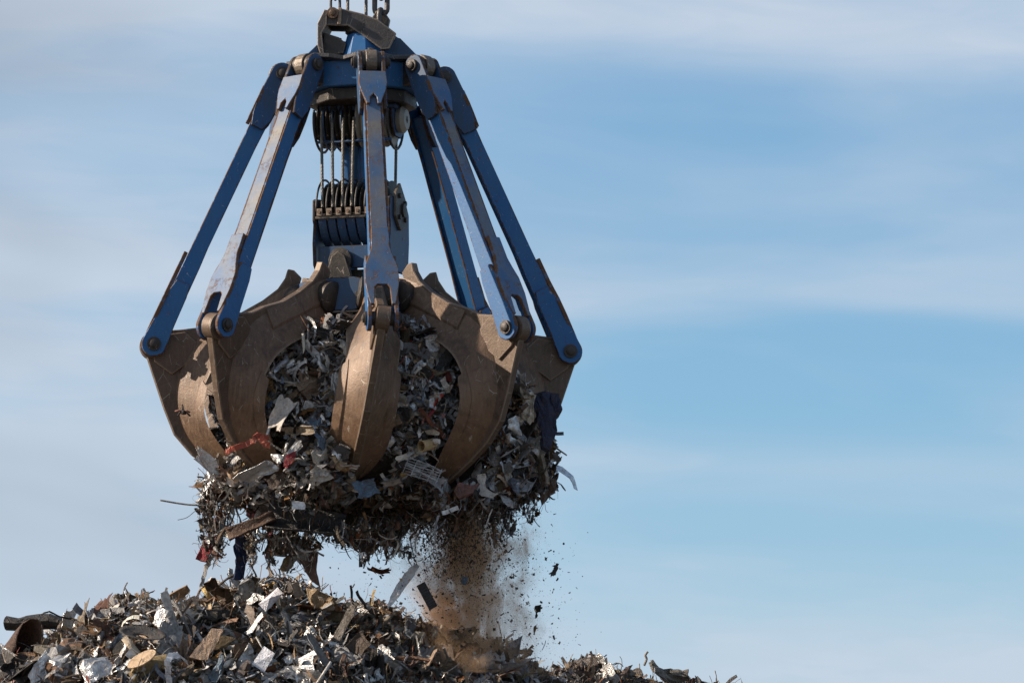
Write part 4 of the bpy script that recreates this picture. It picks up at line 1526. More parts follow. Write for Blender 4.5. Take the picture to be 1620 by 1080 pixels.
    put(ribbon_thing('white_strap', [(282, 1036), (270, 1036, -.04), (264, 1046, -.05), (266, 1062), (270, 1085, .05)], YH(268, 1050, .25), .055, 'white', 'white bent strap at the bottom of the heap front', 'strap', twist=.1), 'the white strap')
    put(curve_thing('light_stick', [(495, 1090), (524, 1046)], YH(510, 1065, .18), .013, 'pale_s', 'straight pale stick at the bottom right of the heap front', 'stick'), 'the pale stick')
    put(hero('brown_disc', ([(math.cos(t), math.sin(t), 0) for t in np.linspace(0, 2 * math.pi, 17)[:-1]], [tuple(range(16))]), 'tan', at(224, 1042, YH(224, 1042, .16)), img_R(28, -60), (.15, .10, 1), 'flat tan brown disc lying on the left slope', 'disc', thick=.012), 'the tan disc')
    put(hero('silver_sheet', p_sheet(8, 8, 1.2, 4, .1, .05, 1.0), 'silver', at(150, 1058, YH(150, 1058, .14)), img_R(20, -20), (.36, .30, .3), 'big crumpled silver sheet at the lower left of the heap', 'sheet'), 'the big silver sheet')
    put(hero('silver_sheet', p_sheet(8, 8, 1, 3, .1, .03, .8), 'silver', at(64, 1058, YH(64, 1058, .14)), img_R(56, -20), (.42, .15, .2), 'long silver sheet slanting beside the rusty shell', 'sheet'), 'the slanting silver sheet')
    put(hero('silver_sheet', p_sheet(8, 8, 1.2, 5, .1, .06, 1.2), 'silver', at(300, 962, YH(300, 965, .16)), img_R(60, -20), (.30, .2, .3), 'crumpled pale silver sheet below the looped hose', 'sheet'), 'the pale silver sheet')
    put(hero('grey_sheet', p_sheet(8, 8, 1.2, 4, .1, .05, 1.0), 'bluegrey', at(345, 1058, YH(345, 1058, .14)), img_R(50, -20), (.34, .17, .3), 'crumpled blue-grey sheet below the tan board', 'sheet'), 'the crumpled blue sheet')
    put(hero('grey_sheet', p_sheet(8, 8, 1.6, 3, .1, .04, .8), 'grey', at(505, 1030, YH(505, 1030, .14)), img_R(-58, -20), (.34, .13, .3), 'long grey crumpled sheet left of the torn brown panel', 'sheet'), 'the long grey sheet')
    put(curve_thing('short_pipe', [(196, 1008), (220, 1036)], YH(208, 1022, .18), .032, 'tan', 'short tan pipe pointing down the left slope', 'pipe'), 'the tan pipe')


heap_heroes()

COUNT = {}


def place_words(pos, where):
    if where == 'heap':
        d = [(np.linalg.norm(pos - p), w) for p, w in PLACES]
        dmin, w = min(d)
        p = [p for p, w2 in PLACES if w2 == w][0]
        dx, dz = pos[0] - p[0], (pos - p) @ np.array(UPV)
        rel = ('right of' if dx > 0 else 'left of') if abs(dx) > abs(dz) else ('above' if dz > 0 else 'below')
        return rel + ' ' + w + ' on heap'
    return ''


def size_word(s, lo, hi):
    f = (s - lo) / (hi - lo)
    return 'small ' if f < .3 else ('' if f < .65 else 'large ')


SEEN = set()


def individual(kind, mat, pos, R, size, place, grp):
    lo, hi = SIZE[kind]
    label = (size_word(size, lo, hi) + COL_WORD[mat] + ' ' + KIND_WORD[kind] + ' ' + place)
    if label in SEEN:
        return None
    SEEN.add(label)
    return piece(kind, mat, pos, R, size, label, grp)


IND_KIND = {'sheet': 6, 'panel': 1.5, 'crumple': 9, 'strip': 5, 'wire': 1.5, 'rod': .8, 'pipe': .4, 'can': .6, 'plank': .5, 'channel': 1.0}
def project(p):
    d = Vector(p) - CAM
    k = DIST / (d.dot(FWD) * S)
    return 810 + d.x * k, 540 - d.dot(UPV) * k


HERO_PX = [project(p) for p, w in PLACES]
made = 0
while made < 270:
    for _try in range(30):
        p_ = rng.uniform(-10, 1100) if rng.random() < .35 else rng.uniform(0, 800)
        cy = float(np.interp(p_, CX, CY))
        q_ = rng.uniform(cy - 6, max(cy + 30, 1088))
        if q_ < 1090:
            break
    h = heap_hit(p_, q_)
    if any(abs(p_ - hx) < 30 and abs(q_ - hy) < 24 for hx, hy in HERO_PX):
        continue
    kind = pick(IND_KIND)
    mix = dict(MIX_LIT if p_ < 480 else MIX_LOAD)
    mat = mat_for(kind, {'grey': 5, 'silver': 5.5, 'brown': 4, 'darkgrey': 2.5, 'tan': 1.2, 'pale_s': .6, 'rust': 1.6, 'bluegrey': 1.6, 'black': 1.5})
    lo, hi = SIZE[kind]
    size = (lo * 1.1 + (hi * 1.1 - lo * 1.1) * rng.random() ** 1.3) * 1.12
    R = rand_rot((-.2, -.75, .6), .9)
    pos = np.array(h) + np.array([0, -.6, .6]) * rng.uniform(.05, .16)
    made += individual(kind, mat, pos, R, size, place_words(pos, 'heap'), 'loose scrap pieces on the heap') is not None

# ------------------------------------------------------------------ load held in the grab
LP = np.array([(48, 30), (34, 95), (18, 140), (0, 170), (-50, 202), (-100, 212), (-150, 222), (-200, 244), (-235, 252), (-258, 244), (-280, 218), (-298, 165), (-312, 80)], float)[::-1]
LF = np.array([(48, 30), (34, 95), (18, 140), (0, 170), (-50, 205), (-100, 212), (-150, 212), (-190, 196), (-215, 178), (-240, 172), (-258, 168), (-280, 155), (-300, 120), (-315, 60)], float)[::-1]


def load_r(az, z):
    """radius (pixels) of the heaped load at azimuth (deg) and height (pixels)"""
    a = (np.asarray(az) + 180) % 360 - 180
    z0 = np.asarray(z, float)
    lump = np.clip((-215 - np.asarray(z, float)) / 40, 0, 1)
    z = np.asarray(z, float) + lump * (38 * vnoise(a * .035 + 3, 0.5, 51) + 28 * vnoise(a * .12 + 9, 4.5, 52) - 52)
    fr = np.clip(1 - np.abs(a - 22) / 62, 0, 1)
    fr = fr * fr * (3 - 2 * fr)
    ra = np.interp(z, LP[:, 0], LP[:, 1])
    rb = np.interp(z, LF[:, 0], LF[:, 1])
    r = ra * (1 - fr) + rb * fr
    gap = np.clip(1 - np.abs(a + 62) / 16, 0, 1) * np.clip(1 - np.abs(z + 80) / 75, 0, 1)
    r = r * (1 - .28 * gap)
    bul = np.clip(1 - np.abs(a - 94) / 34, 0, 1) ** .5 * np.clip((-52 - z) / 25, 0, 1) * np.clip((z + 240) / 40, 0, 1)
    r = r + (284 - r) * bul * .95
    r = r * np.clip((z0 + 304 + 40 * vnoise(a * .09 + 2, 7.5, 61)) / 26, 0, 1) ** .5
    return r * (1 + .035 * np.sin(np.radians(a)) + .22 * vnoise(a * .055 + 20, np.asarray(z) * .025, 31) - np.clip((-225 - np.asarray(z)) / 90, 0, 1) * .75 * np.clip(vnoise(a * .045 + 7, np.asarray(z) * .004, 41) + .22, 0, 1) + .12 * vnoise(a * .13 + 50, np.asarray(z) * .06, 32))


TA = STD[:, 0]; TAz = STD[:, 1]; TB = STD[:, 2]; TBz = STD[:, 3]; TW = STD[:, 4]
_o = np.argsort(TAz[8:]); A_z = TAz[8:][_o]; A_r = TA[8:][_o]
_o2 = np.argsort(TBz[8:]); B_z = TBz[8:][_o2]; B_w = TW[8:][_o2]


def blocked(az, r, z):
    """would a piece here stick out through a tine"""
    if z < -242 or z > 40:
        return False
    if 80 < az < 130 and z < -60:
        return False
    d = min(((az - q_ + 180) % 360 - 180 for q_ in AZ), key=abs)
    t = abs(r * math.sin(math.radians(d)))
    ar = float(np.interp(z, A_z, A_r)); w = float(np.interp(z, B_z, B_w))
    lim = ar - 10 - (ar - 200) * 0
    return t < w + 16 and r > ar - 62 - 0.0 * t


def lpos(az, r, z):
    a = math.radians(az)
    return np.array([G.x + r * math.sin(a) * S, G.y - r * math.cos(a) * S, G.z + z * S])


# dark packed core
na, nz = 72, 44
zz = np.linspace(40, -345, nz)
v, f = [], []
for z in zz:
    for i in range(na):
        az = 360 * i / na
        r = float(load_r(az, z)) * .86 * (1 + .07 * float(vnoise(az * .3, z * .14, 8)))
        d = (az - 7 + 22.5) % 45 - 22.5
        if -242 < z < 40:
            r = min(r, float(np.interp(z, A_z, A_r)) - 70) if abs(d) < 17 or 70 < az < 130 else r
        r *= float(np.clip((z + 345) / 60, 0, 1)) ** .5
        v.append(lpos(az, max(r, 3), z) - np.array(G))
for j in range(nz - 1):
    for i in range(na):
        f.append((j * na + i, j * na + (i + 1) % na, (j + 1) * na + (i + 1) % na, (j + 1) * na + i))
f.append(tuple(range(na))); f.append(tuple(range((nz - 1) * na, nz * na)))
me = bpy.data.meshes.new('load_core')
me.from_pydata([tuple(p) for p in v], [], f)
me.materials.append(M['dirt'])
o = link('packed_load', me, loc=tuple(G))
tag(o, 'dark packed scrap at the heart of the load in the grab', 'scrap', kind='stuff')

load_stuff = Stuff()


def sample_load():
    z = rng.uniform(-345, 44)
    az = rng.uniform(-180, 180)
    if rng.random() < .6:
        az = rng.uniform(-115, 115)
    return az, z


_zz = np.arange(-352, 61, 4.0)
_aa = np.arange(-180, 181, 3.0)
LTAB = load_r(np.repeat(_aa[:, None], len(_zz), 1), np.repeat(_zz[None], len(_aa), 0))


def lnorm(az, z):
    a = math.radians(az)
    i_ = int(round(((az + 180) % 360) / 3.0)); j_ = int(np.clip((z + 352) / 4, 2, len(_zz) - 3))
    k = float(LTAB[i_, j_ + 2] - LTAB[i_, j_ - 2]) / 16
    n = np.array([math.sin(a), -math.cos(a), -k])
    return n / np.linalg.norm(n)


cnt = 0
while cnt < 16000:
    az, z = sample_load()
    r = float(load_r(az, z))
    if r < 66 and z < -250:
        continue
    r *= rng.uniform(.84, 1.02)
    if blocked(az, r, z):
        continue
    kind = pick({'sheet': 5.0, 'panel': .8, 'crumple': 7.5, 'strip': 7.5, 'wire': 4.0, 'rod': .6, 'pipe': .25, 'can': .4, 'plank': .2, 'channel': .7, 'chip': 2})
    mix = MIX_LOAD
    if z < -240 and -10 < az < 110:
        mix = {'earth': 6, 'brown': 5, 'darkgrey': 2, 'rust': 1.5, 'grey': 1, 'silver': .5}
    mat = mat_for(kind, mix) if kind != 'wire' else pick({'grey': 3, 'tan': 2, 'brown': 2, 'silver': 2, 'darkgrey': 1.5, 'wirered': 1, 'rust': 1})
    lo, hi = SIZE[kind]
    size = (lo + (hi - lo) * rng.random() ** 2.0) * (.62 if kind not in ('wire', 'strip', 'rod') else .62)
    n = lnorm(az, z)
    load_stuff.add(PROTO_S[kind][int(rng.integers(len(PROTO_S[kind])))], rand_rot(n, 1.0), size, lpos(az, r, z) + n * rng.uniform(-.03, .04), mat)
    cnt += 1
# hanging shreds below
for i in range(420):
    az = rng.uniform(-130, 130)
    z = rng.uniform(-298, -225)
    r = float(load_r(az, z)) * rng.uniform(.5, 1.0) if rng.random() < .6 else float(load_r(az, z))
    if blocked(az, r + 20, z):
        continue
    kind = 'wire' if rng.random() < .5 else 'strip'
    L_ = rng.uniform(.12, .36)
    R = rand_rot()
    x = np.array([rng.normal(0, .3), rng.normal(0, .3), -1.0]); x /= np.linalg.norm(x)
    y = rng.normal(0, 1, 3); y -= x * (y @ x); y /= np.linalg.norm(y)
    R = np.stack([x, y, np.cross(x, y)], 1)
    load_stuff.add(PROTO_S[kind][int(rng.integers(len(PROTO_S[kind])))], R, L_, lpos(az, r, z) - np.array([0, 0, L_ * .35]), pick({'brown': 4, 'darkgrey': 4, 'rust': 2, 'grey': 2, 'earth': 3, 'pale_s': .6}))
# ragged clumps dangling from the underside: (pixel x, pixel y of the root, length, spread)
for cx_, cy_, ln_, sp_, yy in ((326, 820, 90, 6, -.35), (344, 850, 60, 7, -.45), (398, 862, 60, 6, -.6), (430, 866, 50, 8, -.6), (466, 866, 60, 12, -.6), (490, 866, 50, 8, -.62), (330, 800, 60, 9, -.3), (352, 822, 50, 10, -.5), (410, 846, 34, 16, -.7), (452, 850, 46, 14, -.6), (500, 846, 40, 16, -.8), (545, 850, 30, 14, -.9), (574, 846, 70, 7, -.9), (592, 850, 46, 10, -.6),
                             (618, 845, 62, 12, -.7), (640, 838, 70, 16, -.5), (838, 790, 60, 9, -.3), (806, 815, 56, 10, -.4), (788, 826, 56, 8, -.5), (862, 760, 60, 7, -.1), (332, 770, 40, 10, -.1), (480, 800, 40, 30, -1.0), (690, 800, 60, 24, -.9), (750, 800, 70, 24, -.8)):
    for i in range(int(26 + ln_ * .7)):
        t = rng.random() ** 1.4
        p = np.array(at(cx_ + rng.normal(0, sp_ * (1 - .6 * t)), cy_ - 18 + ln_ * .9 * t, G.y + yy + rng.normal(0, .09)))
        kind = pick({'wire': 4, 'strip': 4, 'crumple': 1.5, 'sheet': 1, 'chip': 1})
        x = np.array([rng.normal(0, .35), rng.normal(0, .35), -1.0]); x /= np.linalg.norm(x)
        y = rng.normal(0, 1, 3); y -= x * (y @ x); y /= np.linalg.norm(y)
        R = np.stack([x, y, np.cross(x, y)], 1)
        load_stuff.add(PROTO_S[kind][int(rng.integers(len(PROTO_S[kind])))], R, {'wire': .26, 'strip': .24, 'crumple': .10, 'sheet': .09, 'chip': .05}[kind] * rng.uniform(.5, 1.2), p, pick({'brown': 3, 'darkgrey': 4, 'rust': 2, 'grey': 2.5, 'earth': 2, 'silver': 1.2, 'pale_s': .5, 'black': 2}))
# matted roots and fibre on the right underside, where the dirt pours out; extra dark bits imitate the load's shade on the dust
for i in range(7500):
    t = rng.random() ** 2.7
    px = rng.normal(708 + 40 * t, 44 - 8 * t)
    py = 785 + 210 * t + rng.normal(0, 9)
    p = np.array(at(px, py, 55.2 + rng.normal(-.1, .4)))
    kind = pick({'wire': 4, 'strip': 2, 'chip': 3}) if t < .22 else 'chip'
    x = np.array([rng.normal(0, .6), rng.normal(0, .6), -1.0]); x /= np.linalg.norm(x)
    y = rng.normal(0, 1, 3); y -= x * (y @ x); y /= np.linalg.norm(y)
    R = np.stack([x, y, np.cross(x, y)], 1)
    load_stuff.add(PROTO_S[kind][int(rng.integers(len(PROTO_S[kind])))], R, (rng.uniform(.02, .045) if kind == 'chip' else rng.uniform(.06, .2)) * (1 - .85 * t ** .6), p, pick({'earth': 6, 'brown': 2, 'darkgrey': 2.5, 'rust': .7}))
for i in range(3000):  # more hanging dirt, thickened to imitate shade on the top of the dust
    t = rng.random() ** 1.2
    px = rng.normal(706 + 22 * t, 40 - 14 * t)
    py = 795 + 125 * t + rng.normal(0, 6)
    kind = pick({'wire': 4, 'strip': 2, 'chip': 2})
    x = np.array([rng.normal(0, .4), rng.normal(0, .4), -1.0]); x /= np.linalg.norm(x)
    y = rng.normal(0, 1, 3); y -= x * (y @ x); y /= np.linalg.norm(y)
    load_stuff.add(PROTO_S[kind][int(rng.integers(len(PROTO_S[kind])))], np.stack([x, y, np.cross(x, y)], 1), (.035 if kind == 'chip' else .13) * rng.uniform(.5, 1.2) * (1 - .5 * t), np.array(at(px, py, 55.1 + rng.normal(0, .35))), pick({'earth': 6, 'brown': 2, 'darkgrey': 2}))
# reddish wire tangle at the top
for i in range(110):
    px, py = rng.normal(490, 26), rng.normal(545, 15)
    p = np.array(at(px, py, G.y - .75 + rng.normal(0, .1)))
    load_stuff.add(PROTO['wire'][int(rng.integers(16))], rand_rot((0, -1, .5), .5), rng.uniform(.2, .4), p, pick({'wirered': 3, 'tan': 1, 'rust': 1}))
load_stuff.build('held_scrap', 'tangled shreds, wires and small metal pieces held by the grab')


def load_place(az, z):
    names = [(-83, 'far left claw'), (-38, 'front left claw'), (7, 'centre claw'), (52, 'front right claw'), (97, 'far right claw')]
    names.sort(key=lambda t: abs(t[0] - az))
    a, b = names[0][1], names[1][1]
    lvl = 'high in' if z > -60 else ('halfway down' if z > -150 else ('low in' if z > -235 else 'on the underside of'))
    if z < -235:
        return 'hanging under load below ' + a
    return lvl + ' load between ' + a.replace(' claw', '') + ' and ' + b.replace(' claw', '') + ' claws'


cnt = 0
while cnt < 230:
    az = rng.uniform(-105, 110)
    z = rng.uniform(-330, 36)
    r = float(load_r(az, z)) * rng.uniform(.97, 1.06)
    if r < 80 and z < -250:
        continue
    if blocked(az, r, z) or blocked(az + 4, r, z) or blocked(az - 4, r, z):
        continue
    kind = pick(IND_KIND)
    mat = mat_for(kind, {'grey': 4, 'silver': 7, 'brown': 2.5, 'darkgrey': 2, 'tan': 1, 'pale_s': 1.2, 'rust': 1.2, 'bluegrey': 1.5, 'black': 1.5})
    lo, hi = SIZE[kind]
    size = (lo * 1.1 + (hi - lo * 1.1) * rng.random() ** 1.2) * 1.12
    n = lnorm(az, z)
    R = rand_rot(n, .8)
    if z < -230:
        x = np.array([rng.normal(0, .5), rng.normal(0, .5), -1.0]); x /= np.linalg.norm(x)
        y = np.cross(n, x) + rng.normal(0, .3, 3); y -= x * (y @ x); y /= np.linalg.norm(y)
        R = np.stack([x, y, np.cross(x, y)], 1)
    cnt += individual(kind, mat, lpos(az, r, z), R, size, load_place(az, z), 'loose scrap pieces in the load') is not None


# named pieces in the load ------------------------------------------------
def YL(px, py, out=0.05):
    """depth of the load's surface seen at a pixel"""
    d = ray(px, py)
    for Y in np.arange(53.0, 57.0, .02):
        p = CAM + d * (Y / d.y)
        l = (np.array(p) - np.array(G)) / S
        if -330 < l[2] < 60:
            r = math.hypot(l[0], l[1]); az = math.degrees(math.atan2(l[0], -l[1]))
            if r < float(load_r(az, l[2])):
                return Y - out
    return G.y - .3


def load_heroes():
    Y1 = YL(390, 750, .05)
    ribbon_thing('red_bar', [(356, 714, .05), (378, 706), (402, 697), (408, 688), (424, 692, .15)], G.y - 1.62, .05, 'red', 'bright red bent bar lying across the front left claw', 'bar', twist=.25, thick=.012)
    ribbon_thing('orange_flap', [(412, 690), (420, 702), (426, 704)], G.y - 1.6, .06, 'orange', 'small orange flap beside the red bar', 'flap')
    ribbon_thing('red_strap', [(436, 796), (428, 812, -.05), (424, 830, -.03), (430, 850), (421, 884)], YL(430, 800, .18), [.05, .07, .075, .06, .03], 'red', 'long red metal strap hanging from the middle of the load', 'strap', twist=.3, thick=.008)
    outline_plate('red_plate', [(309, 884), (322, 860), (336, 830), (346, 806), (357, 816), (352, 838), (340, 862), (326, 892)], G.y - .35, 'darkred', 'dark red channel panel hanging at the lower left of the load', 'panel', .3, .03, wob=.02)
    ribbon_thing('torn_ribbon', [(357, 830), (347, 850, -.04), (335, 880), (327, 895, .04), (320, 920), (317, 930)], G.y - .42, [.05, .06, .04, .05, .035, .03], 'grey', 'torn grey ribbon trailing below the dark red panel', 'ribbon', twist=.8)
    v, f = p_sheet(7, 9, 1, 0, .06, .03)
    outline_plate('navy_cloth', [(375, 838), (400, 834), (397, 860), (388, 892), (382, 896), (381, 918), (370, 918), (374, 885), (371, 864)], G.y - .5, 'navy', 'dark navy cloth hanging under the left of the load', 'cloth', .12, .03, wob=.035)
    curve_thing('long_rod', [(254, 791, .2), (290, 797, .1), (316, 799), (350, 800, -.1)], G.y - .4, .008, 'black', 'long thin black rod sticking out to the left of the load', 'rod')
    curve_thing('loose_wire', [(281, 822), (296, 818), (312, 806), (330, 802)], G.y - .4, .003, 'darkgrey', 'fine loose wire below the long black rod', 'wire')
    outline_plate('rusty_bracket', [(478, 872), (490, 876), (497, 868), (503, 872), (501, 900), (505, 927), (494, 920), (474, 884), (473, 876)], G.y - .6, 'rust', 'rusty flat bracket hanging lowest below the load', 'bracket', .2, .02, wob=.012)
    hero('grey_shell', p_sheet(8, 8, 1.4, 2, .08, .02, 1.0), 'grey', at(462, 862, G.y - .62), img_R(-40, 25), (.36, .24, .3), 'bent pale grey sheet hanging beside the rusty bracket', 'sheet')
    outline_plate('brown_flap', [(444, 900), (448, 884), (462, 874), (472, 880), (462, 896), (452, 904)], G.y - .55, 'brown', 'small brown flap below the bent pale grey sheet', 'flap', .3, .02, wob=.01)
    o = link('grey_box', box(-.07, .07, -.06, .06, -.055, .055).mesh('grey_box', M['grey'], 1), loc=tuple(at(441, 870, G.y - .5)), rot=(.1, .08, .5), bev=.01)
    tag(o, 'small dark grey box hanging under the load beside the red strap', 'box')
    # trough-like brown sheets under the front
    v, f = [], []
    na, nb = 9, 8
    for i in range(na):
        for j in range(nb):
            a = math.radians(-70 + 130 * i / (na - 1))
            v.append((-.33 + .66 * j / (nb - 1), .12 * math.sin(a) * (1 - .3 * j / nb), -.12 * math.cos(a) + rng.normal(0, .006)))
    for i in range(na - 1):
        for j in range(nb - 1):
            f.append((i * nb + j, i * nb + j + 1, (i + 1) * nb + j + 1, (i + 1) * nb + j))
    hero('brown_trough', (v, f), 'darkrust', at(394, 824, G.y - .9), img_R(22, -45), (.72, .8, .8), 'curved brown trough sheet under the front left claw', 'trough', smooth=True, thick=.012)
    hero('black_bowl', (v, f), 'black', at(485, 812, G.y - .95), img_R(-8, -40), (1.1, 1.6, 1.4), 'large black curved shell under the middle of the load', 'shell', smooth=True, thick=.015)
    hero('scrap_fender', p_sheet(8, 8, 1.8, 2, .1, .02, .5), 'grey', at(462, 716, G.y - 1.48), img_R(50, -10), (.21, .13, .2), 'long smooth grey torn sheet low between front left and centre claws', 'sheet')
    outline_plate('red_shard', [(448, 738), (452, 722), (464, 714), (470, 712), (466, 728), (456, 740)], G.y - 1.55, 'darkred', 'dark red shard on the long smooth grey sheet', 'shard', .2, .01)
    hero('crushed_bag', p_sheet(9, 9, 1.1, 5, .1, .05, .8), 'pale_s', at(445, 655, G.y - 1.32), img_R(70, -10), (.36, .26, .35), 'crushed pale bag between the front left and centre claws', 'bag')
    curve_thing('silver_tube', [(479, 528), (482, 560, -.03), (487, 600, -.05)], G.y - 1.12, .014, 'pale_s', 'upright pale tube high between front left and centre claws', 'tube')
    for k, (a, b) in enumerate((((668, 672), (680, 652)), ((676, 668), (690, 645)), ((684, 650), (700, 624)))):
        curve_thing('red_bar', [(a[0], a[1], 0), ((a[0] + b[0]) / 2 - 3, (a[1] + b[1]) / 2, -.03), (b[0], b[1], 0)], G.y - 1.22, .014, 'red', ('lower', 'middle', 'upper')[k] + ' piece of the broken red frame inside the right opening', 'bar', 'broken red frame')
    hero('pipe_end', p_pipe(.3, 16, .1), 'tan', at(676, 704, G.y - 1.28), img_R(8, 0, -50), (.17, .17, .17), 'short tan pipe end facing out behind the front right claw', 'pipe', thick=0)
    # wire basket fragment
    bk = empty('wire_basket', at(668, 745, G.y - 1.22))
    tag(bk, 'crushed silver wire basket between centre and front right claws', 'basket')
    Rb = img_R(-24, -20)
    for k in range(9):
        y = -.07 + .14 * k / 8
        pts = [Rb @ np.array([x, y + .012 * math.sin(9 * x + k), .03 * math.sin(6 * x)]) for x in np.linspace(-.17, .17, 7)]
        link('basket_wire', tube([tuple(p) for p in pts], .0045, 6).mesh('basket_wire', M['grey'], 1, True), bk)
    for k in range(5):
        x = -.16 + .32 * k / 4
        pts = [Rb @ np.array([x, y, .008 + .03 * math.sin(6 * x)]) for y in np.linspace(-.085, .085, 4)]
        link('basket_wire', tube([tuple(p) for p in pts], .0045, 6).mesh('basket_wire', M['grey'], 1, True), bk)
    v, f = p_sheet(10, 10, 1, 0, .08, .05)
    outline_plate('dark_cloth', [(846, 626), (858, 620), (872, 622), (884, 624), (886, 646), (880, 662), (878, 690), (868, 716), (858, 712), (856, 680), (850, 650)], G.y - .38, 'navy', 'dark blue cloth draped on the far right claw', 'cloth', .25, .05, wob=.05)
    outline_plate('torn_plate', [(856, 762), (868, 756), (880, 758), (878, 776), (866, 784), (857, 800), (854, 780)], G.y - .2, 'brown', 'torn brown plate hanging free at the lower right of the load', 'plate', .1, .01, wob=.02)
    hero('white_shred', p_strip(9, .25, .12), 'pale_s', at(768, 772, G.y - .95), img_R(-80, 10), (.40, .40, .4), 'long pale shred hanging right of the front right claw tip', 'shred')
    ribbon_thing('white_lath', [(700, 812), (726, 802)], G.y - .95, .04, 'white', 'white lath stuck out under the front right claw tip', 'lath')
    outline_plate('red_scrap', [(718, 776), (726, 762), (745, 768), (758, 764), (748, 782), (726, 788)], G.y - .95, 'darkred', 'dark red scrap piece under the front right claw', 'scrap', .4, .03, wob=.02)
    hero('pale_lump', p_can(), 'pale_s', at(690, 700 - 2, G.y - 1.3), img_R(0, 0, 40), (.09, .09, .09), 'pale lump beside the short tan pipe end', 'lump', thick=0)
    hero('blue_bag', p_sheet(8, 8, 1.1, 5, .1, .06, 1.0), 'bluegrey', at(578, 772, G.y - 1.15), img_R(20, -10), (.26, .2, .3), 'crumpled blue-grey sheet under the centre claw tip', 'sheet')
    hero('silver_bag', p_sheet(8, 8, 1.1, 5, .1, .06, 1.2), 'silver', at(410, 745, G.y - 1.38), img_R(20, -10), (.36, .2, .3), 'bright crumpled silver sheet at the tip of the front left claw', 'sheet')
    hero('pale_sheet', p_sheet(7, 7, 1.1, 3, .1, .05, .8), 'pale_s', at(836, 645, G.y - .55), img_R(80, -10, 20), (.34, .14, .3), 'pale crumpled panel between front right and far right claws', 'panel')
    hero('paper_scrap', p_sheet(5, 5, 1.1, 2, .1, .03, .6), 'white', at(472, 799, G.y - 1.25), img_R(0, -10), (.14, .09, .1), 'small white paper scrap on the large black curved shell', 'paper')
    # small clamp snagged on the far left claw
    cl = empty('snagged_clamp', at(290, 652, G.y - .62))
    tag(cl, 'small dark red and black clamp snagged on the far left claw', 'clamp')
    link('clamp_body', lathe([(-.02, .018), (-.016, .03), (.016, .03), (.02, .018)], (0, 0, 0), (.2, 0, 1), 12).mesh('clamp_body', M['black'], 1, 'auto'), cl)
    for (x, z, mm) in ((-.075, .01, 'darkred'), (.06, .0, 'darkred'), (.065, -.035, 'black'), (-.05, -.03, 'black'), (-.01, .07, 'black')):
        link('clamp_leg', tube([(0, 0, 0), (x * .6, -.02, z * .6 + .01), (x, 0, z)], .009, 6).mesh('clamp_leg', M[mm], 1, True), cl)


load_heroes()

# ------------------------------------------------------------------ falling debris
outline_plate('plastic_sliver', [(613, 961), (617, 945), (640, 905), (657, 890), (662, 893), (656, 908), (634, 940), (620, 958)], G.y - .3, 'white', 'long white plastic sliver falling through the air', 'sliver', .3, .012, wob=.012)
rb = empty('ribbed_grille', at(676, 942, G.y - .3))
tag(rb, 'small dark ribbed grille falling beside the white sliver', 'grille')
Rg = img_R(-62, -25)
fr = np.array([Rg @ np.array(p) for p in ((-.13, -.045, 0), (.13, -.045, 0), (.13, .045, 0), (-.13, .045, 0))])
m_ = MB(); m_.add([tuple(p) for p in fr] + [tuple(p + Rg @ np.array([0, 0, -.012])) for p in fr], [(0, 1, 2, 3), (7, 6, 5, 4), (0, 1, 5, 4), (1, 2, 6, 5), (2, 3, 7, 6), (3, 0, 4, 7)])
link('grille_plate', m_.mesh('grille_plate', M['darkgrey']), rb)
for k in range(10):
    x = -.115 + .23 * k / 9
    pts = [Rg @ np.array([x, y, .008]) for y in (-.04, .04)]
    link('grille_rib', tube([tuple(p) for p in pts], .006, 5).mesh('grille_rib', M['darkgrey'], 1), rb)
for i, (px, py, sz, kind, mat, words) in enumerate((
        (877, 902, .10, 'sheet', 'darkgrey', 'dark flake falling farthest right beside the dust'),
        (850, 966, .12, 'crumple', 'darkgrey', 'dark crumpled flake falling right of the dust cloud'),
        (874, 973, .07, 'strip', 'black', 'short black sliver falling right of the dust cloud'),
        (846, 996, .09, 'crumple', 'brown', 'small brown scrap falling low right of the dust cloud'),
        (730, 994, .22, 'strip', 'brown', 'brown strip falling inside the lower dust'),
        (600, 902, .16, 'sheet', 'rust', 'rusty flake falling below the centre of the load'),
        (625, 862, .08, 'can', 'rust', 'small round rusty lump falling under the centre claw'),
        (627, 872, .06, 'can', 'darkgrey', 'small dark lump falling under the rusty lump'),
        (735, 918, .09, 'can', 'bluegrey', 'pale blue lump falling in the middle of the dust'),
        (808, 870, .08, 'strip', 'darkgrey', 'small dark strip falling right under the load'),
        (860, 1020, .10, 'rod', 'black', 'thin black stick falling low at the right'))):
    p = np.array(at(px, py, G.y - .35 + .1 * (i % 3)))
    piece(kind, mat, p, rand_rot((0, -1, 0), .5), sz, words, 'falling scrap pieces')

grit = Stuff()
for i in range(3400):
    py = rng.uniform(790, 1060)
    spread = np.interp(py, [790, 900, 1060], [48, 62, 70])
    px = rng.normal(738, spread)
    if rng.random() < .22:
        px = rng.uniform(520, 900 + (py - 790) * .12)
        py = rng.uniform(840, 1040)
    if py > float(np.interp(px, CX, CY)) - 2:
        continue
    p = np.array(at(px, py, G.y + rng.normal(-.2, .5)))
    sz = .006 + .026 * rng.random() ** 6
    grit.add(PROTO['chip'][int(rng.integers(8))], rand_rot(), sz * 1.3, p, pick({'earth': 4, 'darkgrey': 2, 'brown': 3, 'black': .6, 'tan': .7, 'pale_s': .3}))
grit.build('falling_grit', 'fine dirt and grit raining from the load onto the heap')


